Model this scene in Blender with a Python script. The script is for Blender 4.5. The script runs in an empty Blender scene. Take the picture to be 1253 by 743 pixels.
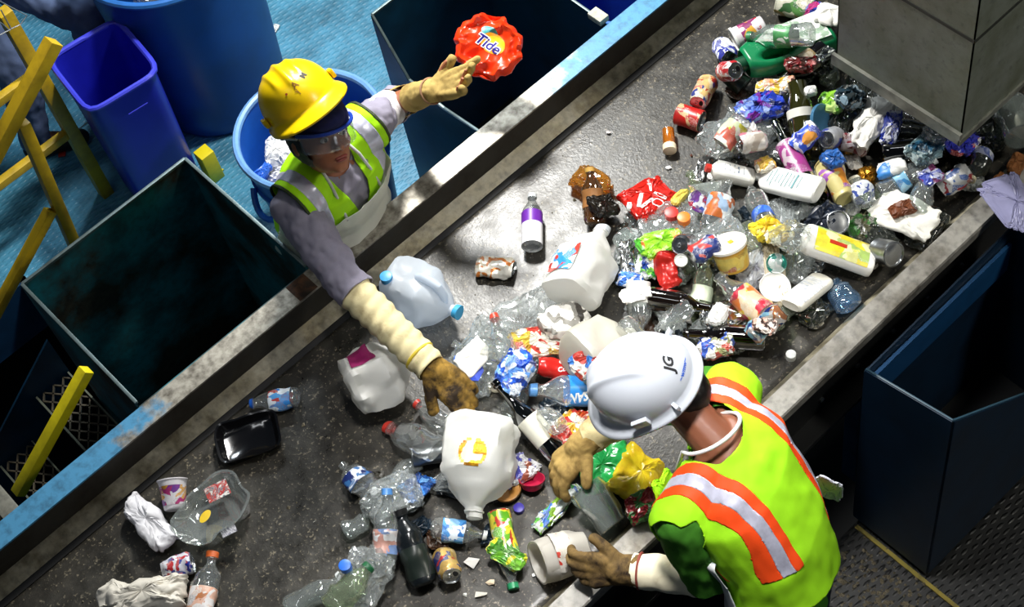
import bpy, bmesh, math, random
import numpy as np
from mathutils import Vector, Matrix, Quaternion, noise
from mathutils.bvhtree import BVHTree
random.seed(7)
V3 = Vector
sc = bpy.context.scene
COL = sc.collection
PI = math.pi

# ------------------------------------------------------------------ camera (solved from the two conveyor directions)
VX = (5133.0, 4446.0); NAD = (334.0, 1329.0); CX, CY = 626.5, 371.5
F = math.sqrt(-(VX[0]*NAD[0] - VX[1]*NAD[1]))
ax = V3((VX[0], VX[1], -F)).normalized()
az = -V3((NAD[0], -NAD[1], -F)).normalized()
ay = az.cross(ax)
ROT = Matrix((ax, ay, az))
BELT = 0.85
CAM = ROT @ V3((0, 0, 5.1)); CAM.z += BELT
cd = bpy.data.cameras.new('camera'); cam = bpy.data.objects.new('camera', cd); COL.objects.link(cam)
cam.matrix_world = Matrix.Translation(CAM) @ ROT.to_4x4()
cd.sensor_width = 36; cd.lens = F/1253*36; cd.clip_end = 100
sc.camera = cam

def at(px, py, z=None, y=None, x=None):
    d = ROT @ V3((px-CX, -(py-CY), -F))
    if z is not None: t = (z-CAM.z)/d.z
    elif y is not None: t = (y-CAM.y)/d.y
    else: t = (x-CAM.x)/d.x
    return CAM + t*d

sc.view_settings.view_transform = 'Standard'; sc.view_settings.look = 'None'
sc.view_settings.gamma = 1; sc.view_settings.use_curve_mapping = False
sc.view_settings.exposure = 0.0

# ------------------------------------------------------------------ materials
def srgb(c):
    if isinstance(c, str):
        c = c.lstrip('#'); c = [int(c[i:i+2], 16)/255 for i in (0, 2, 4)]
    return tuple((x/12.92 if x <= .04045 else ((x+.055)/1.055)**2.4) for x in c[:3]) + (1,)
class NT:
    def __init__(s, name):
        s.m = bpy.data.materials.new(name); s.m.use_nodes = True; s.t = s.m.node_tree; s.t.nodes.clear()
        s.out = s.n('ShaderNodeOutputMaterial')
    def n(s, ty, **kw):
        x = s.t.nodes.new(ty)
        for k, v in kw.items():
            if k.startswith('_'): setattr(x, k[1:], v)
            else: x.inputs[k.replace('__', ' ')].default_value = v
        return x
    def l(s, a, b): s.t.links.new(a, b)
    def coord(s, scale=1, loc=(0,0,0), which='Object'):
        tc = s.n('ShaderNodeTexCoord'); mp = s.n('ShaderNodeMapping')
        mp.inputs['Scale'].default_value = (scale,)*3 if not hasattr(scale, '__len__') else scale
        mp.inputs['Location'].default_value = loc
        s.l(tc.outputs[which], mp.inputs[0]); return mp.outputs[0]
    def noise(s, vec, scale=5, detail=4, rough=.55, dist=0):
        x = s.n('ShaderNodeTexNoise', Scale=scale, Detail=detail, Roughness=rough, Distortion=dist); s.l(vec, x.inputs['Vector']); return x.outputs['Fac']
    def ramp(s, fac, stops, interp='LINEAR'):
        r = s.n('ShaderNodeValToRGB'); r.color_ramp.interpolation = interp
        e = r.color_ramp.elements
        while len(e) < len(stops): e.new(.5)
        for i, (p, c) in enumerate(stops):
            e[i].position = p; e[i].color = srgb(c) if not isinstance(c, (int, float)) else (c, c, c, 1)
        s.l(fac, r.inputs[0]); return r.outputs[0]
    def mix(s, fac, a, b):
        x = s.n('ShaderNodeMix', _data_type='RGBA')
        if isinstance(fac, (int, float)): x.inputs[0].default_value = fac
        else: s.l(fac, x.inputs[0])
        for i, v in ((6, a), (7, b)):
            if isinstance(v, (tuple, str, list)): x.inputs[i].default_value = srgb(v)
            else: s.l(v, x.inputs[i])
        return x.outputs[2]
    def bump(s, h, strength=.3, dist=.01):
        b = s.n('ShaderNodeBump', Strength=strength, Distance=dist); s.l(h, b.inputs['Height']); return b.outputs[0]
    def bsdf(s, col, rough=.5, metal=0, spec=.5, normal=None, **kw):
        b = s.n('ShaderNodeBsdfPrincipled', Metallic=metal)
        if isinstance(col, (tuple, str, list)): b.inputs['Base Color'].default_value = srgb(col)
        else: s.l(col, b.inputs['Base Color'])
        if isinstance(rough, (int, float)): b.inputs['Roughness'].default_value = rough
        else: s.l(rough, b.inputs['Roughness'])
        b.inputs['Specular IOR Level'].default_value = spec
        for k, v in kw.items(): b.inputs[k.replace('__', ' ')].default_value = v
        if normal: s.l(normal, b.inputs['Normal'])
        return b.outputs[0]
    def done(s, sh): s.l(sh, s.out.inputs[0]); return s.m

_mc = {}
def plain(col, rough=.5, metal=0, spec=.5, dirt=.25, dscale=14, bump=0, dcol=None, sheen=0):
    key = ('p', col, rough, metal, spec, dirt, dscale, bump, dcol)
    if key in _mc: return _mc[key]
    m = NT('plain_surface'); v = m.coord()
    n = m.noise(v, dscale, 6, .6)
    c = srgb(col); dk = dcol or tuple(max(0, x*.45) for x in ([int(col[i:i+2], 16)/255 for i in (1, 3, 5)]))
    f = m.ramp(n, [(.42, 0.0), (.72, dirt)])
    cc = m.mix(f, col, dk)
    nm = m.bump(m.noise(v, dscale*4, 3), .5, bump) if bump else None
    r = m.done(m.bsdf(cc, rough, metal, spec, nm)); _mc[key] = r; return r

def printed(cols, scale=12, rough=.35, seed=0, metal=0, stretch=(1, 1, 1), spec=.5):
    """printed packaging: sharply bounded patches of a few colours"""
    key = ('pr', tuple(cols), scale, rough, seed, metal, stretch)
    if key in _mc: return _mc[key]
    m = NT('printed_surface')
    v = m.coord(stretch, (seed*3.7, seed*1.3, seed*2.1))
    # blocks of ink with straight edges, warped a little, with rows of small print in some of them
    wv = m.n('ShaderNodeTexNoise', Scale=scale*.8, Detail=2); m.l(v, wv.inputs['Vector'])
    ad = m.n('ShaderNodeMix', _data_type='VECTOR'); ad.inputs[0].default_value = .10; m.l(v, ad.inputs[4]); m.l(wv.outputs['Color'], ad.inputs[5])
    vo = m.n('ShaderNodeTexVoronoi', Scale=scale*2.9, Randomness=.95); vo.distance = 'CHEBYCHEV'; m.l(ad.outputs[1], vo.inputs['Vector'])
    sp = m.n('ShaderNodeSeparateColor'); m.l(vo.outputs['Color'], sp.inputs[0])
    N = len(cols)
    c = m.ramp(sp.outputs[0], [(i/N, c) for i, c in enumerate(cols)], 'CONSTANT')
    tn = m.noise(m.coord((1.0, 3.2, 1.0), (seed, 0, 0)), scale*26, 1, .4)
    th = m.ramp(tn, [(.56, 0.0), (.58, 1.0)]); pk = m.ramp(sp.outputs[1], [(0, 0.0), (.62, .75)], 'CONSTANT')
    mu = m.n('ShaderNodeMath', _operation='MULTIPLY'); m.l(th, mu.inputs[0]); m.l(pk, mu.inputs[1])
    alt = m.ramp(sp.outputs[2], [(0, '#dcdad2'), (.5, cols[-1]), (.75, '#2c2c34')], 'CONSTANT')
    c = m.mix(mu.outputs[0], c, alt)
    c = m.mix(m.ramp(m.noise(m.coord(), 26, 5, .6), [(.42, 0.0), (.8, .55)]), c, '#4c473c')
    r = m.done(m.bsdf(c, rough, metal, spec)); _mc[key] = r; return r

def clear(tint='#f8faf9', gloss=.36, haze=.10, rough=.06, hazecol='#dfe6e6'):
    """thin clear plastic film or bottle wall"""
    key = ('c', tint, gloss, haze, rough, hazecol)
    if key in _mc: return _mc[key]
    m = NT('clear_plastic')
    tr = m.n('ShaderNodeBsdfTransparent'); tr.inputs[0].default_value = srgb(tint)
    gl = m.n('ShaderNodeBsdfGlossy', Roughness=rough); gl.inputs[0].default_value = (1, 1, 1, 1)
    df = m.n('ShaderNodeBsdfDiffuse'); df.inputs[0].default_value = srgb(hazecol)
    lw = m.n('ShaderNodeLayerWeight', Blend=.35)
    mr = m.n('ShaderNodeMapRange'); mr.inputs[3].default_value = .07; mr.inputs[4].default_value = min(1, gloss*2.6)
    m.l(lw.outputs['Facing'], mr.inputs[0])
    a = m.n('ShaderNodeMixShader', Fac=haze); m.l(tr.outputs[0], a.inputs[1]); m.l(df.outputs[0], a.inputs[2])
    b = m.n('ShaderNodeMixShader'); m.l(mr.outputs[0], b.inputs[0]); m.l(a.outputs[0], b.inputs[1]); m.l(gl.outputs[0], b.inputs[2])
    r = m.done(b.outputs[0]); _mc[key] = r; return r

def frosted(col='#dfe6ea', thru=.22, rough=.35):
    key = ('f', col, thru, rough)
    if key in _mc: return _mc[key]
    m = NT('frosted_plastic')
    tr = m.n('ShaderNodeBsdfTransparent'); tr.inputs[0].default_value = srgb(col)
    tl = m.n('ShaderNodeBsdfTranslucent'); tl.inputs[0].default_value = srgb(col)
    pb = m.bsdf(col, rough, 0, .5)
    a = m.n('ShaderNodeMixShader', Fac=.35); m.l(pb, a.inputs[1]); m.l(tl.outputs[0], a.inputs[2])
    b = m.n('ShaderNodeMixShader', Fac=thru); m.l(a.outputs[0], b.inputs[1]); m.l(tr.outputs[0], b.inputs[2])
    r = m.done(b.outputs[0]); _mc[key] = r; return r

def metal(col='#b9bcbf', rough=.28, seed=0):
    return plain(col, rough, 1, .5, .3, 18)

# ------------------------------------------------------------------ mesh helpers
def mesh_obj(name, V, Fc, mat, parent=None, smooth=35, M=None):
    me = bpy.data.meshes.new(name)
    me.from_pydata([tuple(v) for v in V], [], [tuple(f) for f in Fc]); me.validate(); me.update()
    if mat: me.materials.append(mat)
    if smooth is not None and len(me.polygons):
        me.shade_smooth()
        if smooth < 180: me.set_sharp_from_angle(angle=math.radians(smooth))
    o = bpy.data.objects.new(name, me); COL.objects.link(o)
    if parent: o.parent = parent
    if M is not None: o.matrix_local = M
    return o
def bm_obj(name, bm, mat, parent=None, smooth=35):
    me = bpy.data.meshes.new(name); bm.normal_update(); bm.to_mesh(me); bm.free()
    if mat: me.materials.append(mat)
    if smooth is not None:
        me.shade_smooth()
        if smooth < 180: me.set_sharp_from_angle(angle=math.radians(smooth))
    o = bpy.data.objects.new(name, me); COL.objects.link(o)
    if parent: o.parent = parent
    return o
def empty(name, loc=(0, 0, 0), M=None):
    o = bpy.data.objects.new(name, None); COL.objects.link(o); o.empty_display_size = .05
    if M is not None: o.matrix_world = M
    else: o.location = loc
    return o
def tag(o, label=None, cat=None, group=None, kind=None):
    if label: o['label'] = label
    if cat: o['category'] = cat
    if group: o['group'] = group
    if kind: o['kind'] = kind
    return o
def struct(o, label, cat):
    return tag(o, label, cat, kind='structure')
def join(*gs):
    V, Fc = [], []
    for v, f in gs:
        b = len(V); V += list(v); Fc += [tuple(i+b for i in q) for q in f]
    return V, Fc
def xf(g, M): return [M @ V3(v) for v in g[0]], g[1]
def lathe(prof, seg=28, sec=None, close=True):
    """profile of (x, r) turned about the X axis; sec(theta, x) -> (ky, kz)"""
    V, Fc = [], []; rings = []
    for x, r in prof:
        if r < 1e-6:
            rings.append([len(V)]); V.append(V3((x, 0, 0))); continue
        ring = []
        for k in range(seg):
            t = 2*PI*k/seg; ky, kz = sec(t, x) if sec else (1, 1)
            ring.append(len(V)); V.append(V3((x, r*math.cos(t)*ky, r*math.sin(t)*kz)))
        rings.append(ring)
    for a, b in zip(rings, rings[1:]):
        for k in range(seg):
            k2 = (k+1) % seg
            if len(a) == 1 and len(b) == 1: continue
            if len(a) == 1: Fc.append((a[0], b[k2], b[k]))
            elif len(b) == 1: Fc.append((a[k], a[k2], b[0]))
            else: Fc.append((a[k], a[k2], b[k2], b[k]))
    return V, Fc
def sq(n=4.0):
    def f(t, x):
        c, s = abs(math.cos(t)), abs(math.sin(t)); k = (c**n + s**n)**(-1/n); return (k, k)
    return f
def box(x0, x1, y0, y1, z0, z1, M=None, bev=0):
    bm = bmesh.new(); bmesh.ops.create_cube(bm, size=1)
    for v in bm.verts: v.co = V3(((x0+x1)/2+v.co.x*(x1-x0), (y0+y1)/2+v.co.y*(y1-y0), (z0+z1)/2+v.co.z*(z1-z0)))
    if bev: bmesh.ops.bevel(bm, geom=bm.edges[:], offset=bev, segments=2, affect='EDGES', profile=.6)
    V = [v.co.copy() for v in bm.verts]; Fc = [tuple(v.index for v in f.verts) for f in bm.faces]; bm.free()
    g = (V, Fc)
    return xf(g, M) if M is not None else g
def bar(a, b, w, h=None, bev=.003, up=V3((0, 0, 1))):
    """square bar from a to b"""
    a, b = V3(a), V3(b); h = h or w; d = b-a; L = d.length; x = d.normalized()
    y = up.cross(x)
    if y.length < 1e-3: y = V3((0, 1, 0)).cross(x)
    y.normalize(); z = x.cross(y)
    M = Matrix.Translation(a) @ Matrix((x, y, z)).transposed().to_4x4()
    return box(0, L, -w/2, w/2, -h/2, h/2, M, bev)
def tube(pts, r, seg=10, closed=False, cap=True):
    pts = [V3(p) for p in pts]; n = len(pts); V, Fc = [], []
    up = None; rr = r if hasattr(r, '__len__') else [r]*n
    for i, p in enumerate(pts):
        t = (pts[(i+1) % n]-pts[i-1]) if closed else (pts[min(i+1, n-1)]-pts[max(i-1, 0)])
        t.normalize()
        if up is None: up = t.orthogonal().normalized()
        up = (up - t*up.dot(t)).normalized(); s = t.cross(up)
        for k in range(seg):
            a = 2*PI*k/seg; V.append(p+(up*math.cos(a)+s*math.sin(a))*rr[i])
    m = n if closed else n-1
    for i in range(m):
        for k in range(seg):
            a, b = i*seg, ((i+1) % n)*seg; k2 = (k+1) % seg
            Fc.append((a+k, b+k, b+k2, a+k2))
    if cap and not closed:
        Fc.append(tuple(range(seg))); Fc.append(tuple((n-1)*seg+k for k in reversed(range(seg))))
    return V, Fc
def prism(poly, n, th):
    """flat plate: 3D polygon extruded by th along n"""
    poly = [V3(p) for p in poly]; n = V3(n).normalized()*th; k = len(poly)
    V = poly+[p+n for p in poly]
    Fc = [tuple(range(k)), tuple(reversed(range(k, 2*k)))]+[(i, i+k, (i+1) % k+k, (i+1) % k) for i in range(k)]
    return V, Fc
def capsule(a, ra, b, rb, seg=14):
    a, b = V3(a), V3(b); d = b-a; L = max(d.length, 1e-5)
    prof = [(-ra*math.cos(t), ra*math.sin(t)) for t in [PI/2*i/5 for i in range(6)]]
    prof[0] = (-ra, 0)
    prof += [(L+rb*math.sin(t), rb*math.cos(t)) for t in [PI/2*i/5 for i in range(6)]]
    prof[-1] = (L+rb, 0)
    g = lathe(prof, seg); q = V3((1, 0, 0)).rotation_difference(d.normalized() if d.length > 1e-6 else V3((1, 0, 0)))
    return xf(g, Matrix.Translation(a) @ q.to_matrix().to_4x4())
def ellipsoid(c, r, R=None, seg=20):
    prof = [(-math.cos(PI*i/12), math.sin(PI*i/12)) for i in range(13)]; prof[0] = (-1, 0); prof[-1] = (1, 0)
    g = lathe(prof, seg); M = Matrix.Translation(V3(c)) @ (R.to_4x4() if R else Matrix.Identity(4)) @ Matrix.Diagonal((r[0], r[1], r[2], 1))
    return xf(g, M)
def loft(rings, seg=28, n=2.3):
    """rings: (centre, half width vector, half depth vector); closed at both ends"""
    V, Fc = [], []
    for c, w, d in rings:
        for k in range(seg):
            t = 2*PI*k/seg; cs, sn = math.cos(t), math.sin(t); q = (abs(cs)**n+abs(sn)**n)**(-1/n)
            V.append(V3(c)+V3(w)*cs*q+V3(d)*sn*q)
    for i in range(len(rings)-1):
        for k in range(seg):
            k2 = (k+1) % seg; Fc.append((i*seg+k, i*seg+k2, (i+1)*seg+k2, (i+1)*seg+k))
    Fc.append(tuple(reversed(range(seg)))); Fc.append(tuple((len(rings)-1)*seg+k for k in range(seg)))
    return V, Fc
def blob(prims, voxel=.006, smooth=4, sm=.5):
    """union of closed prims as one continuous surface, returned as a bmesh"""
    V, Fc = join(*prims)
    me = bpy.data.meshes.new('tmp'); me.from_pydata([tuple(v) for v in V], [], Fc); me.validate()
    bm = bmesh.new(); bm.from_mesh(me); bmesh.ops.recalc_face_normals(bm, faces=bm.faces[:]); bm.to_mesh(me); bm.free()
    o = bpy.data.objects.new('tmp', me); COL.objects.link(o)
    r = o.modifiers.new('r', 'REMESH'); r.mode = 'VOXEL'; r.voxel_size = voxel
    if smooth: s = o.modifiers.new('s', 'SMOOTH'); s.factor = sm; s.iterations = smooth
    dg = bpy.context.evaluated_depsgraph_get(); ev = o.evaluated_get(dg)
    m2 = bpy.data.meshes.new_from_object(ev, depsgraph=dg)
    bm = bmesh.new(); bm.from_mesh(m2)
    bpy.data.objects.remove(o); bpy.data.meshes.remove(me); bpy.data.meshes.remove(m2)
    return bm
def levelcut(bm, g):
    """split faces along g(co)=0"""
    val = {v: g(v.co) for v in bm.verts}; new = []
    for e in bm.edges[:]:
        a, b = e.verts; ga, gb = val[a], val[b]
        if ga*gb < 0:
            t = ga/(ga-gb)
            if t < .03 or t > .97: continue
            ne, nv = bmesh.utils.edge_split(e, a, t); val[nv] = 0; new.append(nv)
    bmesh.ops.connect_verts(bm, verts=new)
def keep(bm, g):
    levelcut(bm, g)
    bmesh.ops.delete(bm, geom=[f for f in bm.faces if g(f.calc_center_median()) < 0], context='FACES')
def take(bm, g, push=0):
    """cut the region g>0 out into a bmesh of its own"""
    levelcut(bm, g); bm.normal_update()
    nb = bmesh.new(); mp = {}
    fs = [f for f in bm.faces if g(f.calc_center_median()) > 0]
    for f in fs:
        for v in f.verts:
            if v not in mp: mp[v] = nb.verts.new(v.co+v.normal*push)
        try: nb.faces.new([mp[v] for v in f.verts])
        except ValueError: pass
    nb.normal_update()
    bmesh.ops.delete(bm, geom=fs, context='FACES')
    return nb
def solid(o, t=.003, off=1):
    s = o.modifiers.new('thickness', 'SOLIDIFY'); s.thickness = t; s.offset = off; return o
def crinkle(co, f, seed, amp):
    p = co*f+V3((seed*7.1, seed*3.3, seed*5.7))
    n = noise.noise_vector(p)*amp
    r = 1-abs(noise.noise(p*1.9+V3((9, 2, 4))))*2
    return n+noise.noise_vector(p*2.7)*amp*.4+V3((0, 0, r*amp*.35))
_fonts = {}
def text_geo(s, size=.03, shear=0, bold=0):
    cu = bpy.data.curves.new('t', 'FONT'); cu.body = s; cu.size = size; cu.align_x = 'CENTER'; cu.align_y = 'CENTER'
    cu.shear = shear; cu.offset = bold; cu.resolution_u = 3
    o = bpy.data.objects.new('t', cu); COL.objects.link(o)
    dg = bpy.context.evaluated_depsgraph_get(); me = bpy.data.meshes.new_from_object(o.evaluated_get(dg), depsgraph=dg)
    bm = bmesh.new(); bm.from_mesh(me); bmesh.ops.triangulate(bm, faces=bm.faces[:])
    bmesh.ops.subdivide_edges(bm, edges=[e for e in bm.edges if e.calc_length() > size*.12], cuts=2)
    V = [v.co.copy() for v in bm.verts]; bm.verts.index_update(); Fc = [tuple(v.index for v in f.verts) for f in bm.faces]
    bm.free(); bpy.data.objects.remove(o); bpy.data.curves.remove(cu); bpy.data.meshes.remove(me)
    return V, Fc
def lettering(name, s, onto, c, n, up, size, mat, parent, shear=0, bold=0, lift=.0012, g=None, M=None):
    """letters wrapped onto the surface of mesh object `onto` (in its local space)"""
    n = V3(n).normalized(); up = V3(up); up = (up-n*up.dot(n)).normalized(); r = up.cross(n)
    g = g or text_geo(s, size, shear, bold)
    me = onto.data; bv = BVHTree.FromPolygons([v.co.copy() for v in me.vertices], [tuple(p.vertices) for p in me.polygons])
    V = []
    for v in g[0]:
        p = V3(c)+r*v.x+up*v.y; h = bv.ray_cast(p+n*.08, -n, .2)
        V.append((h[0] if h[0] else p)+n*lift)
    return mesh_obj(name, V, g[1], mat, parent, 60)
# ================================================================== THE SETTING
def worn_paint(paint, bare, k0=.45, k1=.6, rough=.5, scale=6, metal_bare=.6, grad=None, lump=0):
    """chipped paint over bare metal: noise decides where the paint has gone"""
    m = NT('worn_painted_steel'); v = m.coord()
    n = m.noise(v, scale, 7, .62)
    if grad:                                         # hands and tools have rubbed the paint off the middle stretch
        sx = m.n('ShaderNodeSeparateXYZ'); m.l(v, sx.inputs[0]); mr_ = m.n('ShaderNodeMapRange'); mr_.inputs[1].default_value = -3.2; mr_.inputs[2].default_value = 3.6; m.l(sx.outputs[0], mr_.inputs[0])
        n2 = m.ramp(mr_.outputs[0], [(.29, .28), (.35, .74), (.53, .74), (.60, .28)])
        a = m.n('ShaderNodeMath', _operation='ADD'); m.l(n, a.inputs[0]); m.l(n2, a.inputs[1])
        b = m.n('ShaderNodeMath', _operation='MULTIPLY'); m.l(a.outputs[0], b.inputs[0]); b.inputs[1].default_value = .5; n = b.outputs[0]
    f = m.ramp(n, [(k0, 0.0), (k1, 1.0)])
    g = m.noise(v, 38, 5, .6)
    p = m.mix(m.ramp(g, [(.45, 0.0), (.75, .55)]), paint, '#1b2226')
    b = m.mix(m.ramp(g, [(.35, 0.0), (.7, .8)]), bare, '#3a3226')
    c = m.mix(f, p, b)
    nm = m.bump(g, .35, .002)
    mt = m.n('ShaderNodeMath', _operation='MULTIPLY'); m.l(f, mt.inputs[0]); mt.inputs[1].default_value = metal_bare
    bs = m.n('ShaderNodeBsdfPrincipled', Roughness=rough); m.l(c, bs.inputs['Base Color']); m.l(mt.outputs[0], bs.inputs['Metallic']); m.l(nm, bs.inputs['Normal'])
    return m.done(bs.outputs[0])
def belt_mat():
    m = NT('rubber_belt'); v = m.coord()
    big = m.noise(v, 2.2, 5, .6); fine = m.noise(v, 90, 4, .65); mid = m.noise(v, 14, 6, .65)
    c = m.ramp(mid, [(.3, '#1e1d1a'), (.55, '#2f2d28'), (.8, '#464238')])
    c = m.mix(m.ramp(big, [(.4, 0.0), (.7, .4)]), c, '#504c44')
    c = m.mix(m.ramp(fine, [(.58, 0.0), (.68, .75)]), c, '#8f8672')
    streak = m.noise(m.coord((1.2, 26, 1)), 3, 5, .6)
    c = m.mix(m.ramp(streak, [(.5, 0.0), (.75, .3)]), c, '#17181a')
    r = m.ramp(mid, [(.3, .24), (.7, .46)])
    return m.done(m.bsdf(c, r, 0, .5, m.bump(fine, .5, .002)))
def deck_mat(col, dark, scale=34):
    """painted chequer plate: raised lozenges in two directions"""
    m = NT('chequer_plate'); v = m.coord()
    hs = []
    for a in (1, -1):
        mp = m.n('ShaderNodeMapping'); m.l(v, mp.inputs[0]); mp.inputs['Rotation'].default_value = (0, 0, a*PI/4); mp.inputs['Scale'].default_value = (scale*.55, scale*1.6, 1)
        vo = m.n('ShaderNodeTexVoronoi', Scale=1, Randomness=.08); m.l(mp.outputs[0], vo.inputs['Vector'])
        hs.append(m.ramp(vo.outputs['Distance'], [(.18, 1.0), (.34, 0.0)]))
    mx = m.n('ShaderNodeMath', _operation='MAXIMUM'); m.l(hs[0], mx.inputs[0]); m.l(hs[1], mx.inputs[1])
    n = m.noise(v, 5, 7, .65); n2 = m.noise(v, 60, 3, .6)
    c = m.mix(m.ramp(n, [(.40, 0.0), (.66, .75)]), col, dark)
    c = m.mix(m.ramp(n2, [(.6, 0.0), (.78, .5)]), c, dark)
    return m.done(m.bsdf(c, .42, 0, .5, m.bump(mx.outputs[0], .6, .004)))
def grating_mat():
    m = NT('galvanised_grating'); v = m.coord()
    return m.done(m.bsdf(m.ramp(m.noise(v, 30, 5), [(.3, '#38332a'), (.7, '#6f6858')]), .5, .5))

BLUE_DECK = deck_mat('#4f96b6', '#1f4658')
DARK_DECK = deck_mat('#101212', '#060606')
DBLUE = plain('#0d4262', .45, 0, .5, .65, 5, .001, '#0b1a22')
DBLUE2 = plain('#123f66', .45, 0, .5, .6, 6, .001, '#0a1826')
DBLUE3 = plain('#08263e', .5, 0, .4, .6, 5, .001, '#060c12')
TEAL = worn_paint('#1b6f7c', '#1c140c', .42, .58, .6, 3.0, .1)
RIM = plain('#66777a', .45, .5, .5, .6, 20, 0, '#3c3c34')
YEL = plain('#c8a51c', .45, 0, .5, .6, 9, .001, '#4a3a10')
YEL_LIT = plain('#f4e21c', .45, 0, .5, .45, 9, .001, '#6b5a10')  # brighter copy of the rail yellow, with the light put into the colour
STEEL = worn_paint('#7d7c72', '#57503f', .4, .7, .42, 7, .5)
DARKST = plain('#1b1c1d', .5, .3, .5, .5, 9)

def slab(name, x0, x1, y0, y1, z0, z1, mat, label, cat, bev=0):
    V, Fc = box(x0, x1, y0, y1, z0, z1, bev=bev)
    o = mesh_obj(name, V, Fc, mat, smooth=None); return struct(o, label, cat)
slab('floor', -.9, 2.9, .3, 4.6, -.04, 0, BLUE_DECK, 'light blue chequer plate walkway behind the woman in the yellow hard hat', 'floor')
slab('floor', -4.2, -.9, 2.0, 4.6, -.04, 0, BLUE_DECK, 'blue chequer plate landing beyond the yellow stair rails at the left edge', 'floor')
slab('trim_1', -4.2, -.9, 1.97, 1.998, -.28, .015, DBLUE2, 'dark blue edge beam of the landing above the stairwell at left', 'beam')
slab('trim_2', -.93, -.9, 1.3, 1.998, -.28, .015, DBLUE2, 'dark blue beam on the open side of the walkway next to the stairwell', 'beam')
slab('floor', -4.2, 2.9, -3.6, -.95, -.17, -.13, DARK_DECK, 'dark dirty walkway where the man in the white hard hat stands', 'floor')
slab('floor', -5, 4, -4, 6, -2.04, -2.0, plain('#15181a', .8), 'dark ground far below the platform seen through the stairwell', 'floor')
slab('wall_far', -5, 4, 4.6, 4.7, -2, 3.2, plain('#20282d', .7), 'dark wall behind the blue barrels', 'wall')
# seams of the walkway plates
g = join(box(.3, .306, 1.2, 4.5, .0, .002), box(1.55, 1.556, .5, 4.5, 0, .002), box(-.9, 2.9, 2.45, 2.456, 0, .002))
o = mesh_obj('trim_3', *g, plain('#16323d', .6), smooth=None); struct(o, 'dark welded seams between the blue floor plates behind the woman', 'seam')

# ------------------------------------------------------------------ the conveyor
X0, X1 = -3.2, 3.6; YL, YR = .35, -.78
conv = empty('belt_conveyor', (0, -.2, 0)); tag(conv, 'long belt conveyor with black rubber belt and steel side guards carrying the rubbish', 'conveyor belt')
def cpart(name, g, mat, smooth=None, label=None, parent=conv):
    V, Fc = g; V = [V3(v)-conv.location for v in V] if parent is conv else V
    o = mesh_obj(name, V, Fc, mat, parent, smooth)
    if label: o['label'] = label
    return o
# belt: a grid so it can sag very slightly and wear unevenly
bm = bmesh.new(); bmesh.ops.create_grid(bm, x_segments=170, y_segments=28, size=.5)
for v in bm.verts:
    x = X0+(v.co.x+.5)*(X1-X0); y = YR-.012+(v.co.y+.5)*(YL-YR+.024)
    z = BELT-.0015+noise.noise(V3((x*3, y*3, 0)))*.0012
    v.co = V3((x, y, z))-conv.location
o = bm_obj('belt', bm, belt_mat(), conv, 180); solid(o, .012, -1)
def ext(sec):
    """(y, z) cross-section pulled along the conveyor"""
    return prism([(X0, y, z) for y, z in sec], (1, 0, 0), X1-X0)
def ext2(sec, x0, x1): return prism([(x0, y, z) for y, z in sec], (1, 0, 0), x1-x0)
SK = worn_paint('#a29b86', '#6f6750', .35, .62, .4, 9, .45)
WEB = worn_paint('#312e28', '#1d1a16', .4, .7, .6, 7, .3)
FL = worn_paint('#4a8db6', '#b3aea2', .46, .53, .42, 9, .5, .9)
FR = worn_paint('#8f8c85', '#5d574b', .42, .72, .4, 7, .5)
cpart('skirt_plate', ext([(YL+.001, .8515), (YL+.053, .888), (YL+.056, .884), (YL+.004, .847)]), SK, label='worn steel skirt plate on the woman\'s side')
cpart('guard_web', ext([(.404, .88), (.404, .985), (.412, .985), (.412, .88)]), WEB, label='dark upright plate on the woman\'s side')
cpart('guard_flange', ext([(.403, .985), (.403, .992), (.478, .992), (.478, .955), (.472, .955), (.472, .985)]), FL, label='flat rail top with chipped blue paint')
cpart('rubber_seal', ext([(YL-.012, .8515), (YL+.004, .8565), (YL+.012, .8565), (YL+.0, .8515)]), plain('#0d0d0e', .7), label='black rubber seal strip')
cpart('skirt_plate', ext([(YR-.001, .8515), (YR-.05, .905), (YR-.053, .902), (YR-.004, .847)]), SK, label='steel skirt plate on the man\'s side')
cpart('guard_flange', ext([(YR-.048, .905), (YR-.048, .945), (YR-.052, .951), (YR-.115, .951), (YR-.119, .945), (YR-.119, .91), (YR-.113, .91), (YR-.113, .944), (YR-.054, .944), (YR-.054, .905)]), FR, label='bare steel rail top on the man\'s side')
cpart('side_frame', ext([(YR-.06, .62), (YR-.06, .9), (YR-.07, .9), (YR-.07, .64), (YR-.13, .64), (YR-.13, .62)]), DARKST, label='dark channel frame under the man\'s rail')
cpart('side_frame', ext([(YL+.07, .6), (YL+.07, .95), (YL+.08, .95), (YL+.08, .6)]), DBLUE2, label='dark blue channel frame under the woman\'s rail')
cpart('bed_plate', ext([(YR+.01, .80), (YR+.01, .83), (YL-.01, .83), (YL-.01, .80)]), DARKST, label='dark bed plate below the belt')
for x in (-2.6, -1.0, .62, 2.4):
    for y in (-.86, .45):
        cpart('leg', box(x-.04, x+.04, y-.03, y+.03, 0, .62, bev=.004), DBLUE2)
# bolts along the dark frame
for i, x in enumerate([-.2+.16*k for k in range(9)]):
    cpart('bolt', xf(lathe([(0, 0), (0, .009), (.006, .009), (.008, .005), (.008, 0)], 8), Matrix.Translation((x, YR-.07, .70)) @ Matrix.Rotation(-PI/2, 4, 'Z')), metal())
cpart('rust_stain', ext2([(.405, .9925), (.477, .9925), (.477, .9935), (.405, .9935)], -.475, -.405), worn_paint('#5b3a22', '#2b1d14', .4, .6, .8, 40, .0), label='rusty patch at the end of the bright flange')

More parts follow.
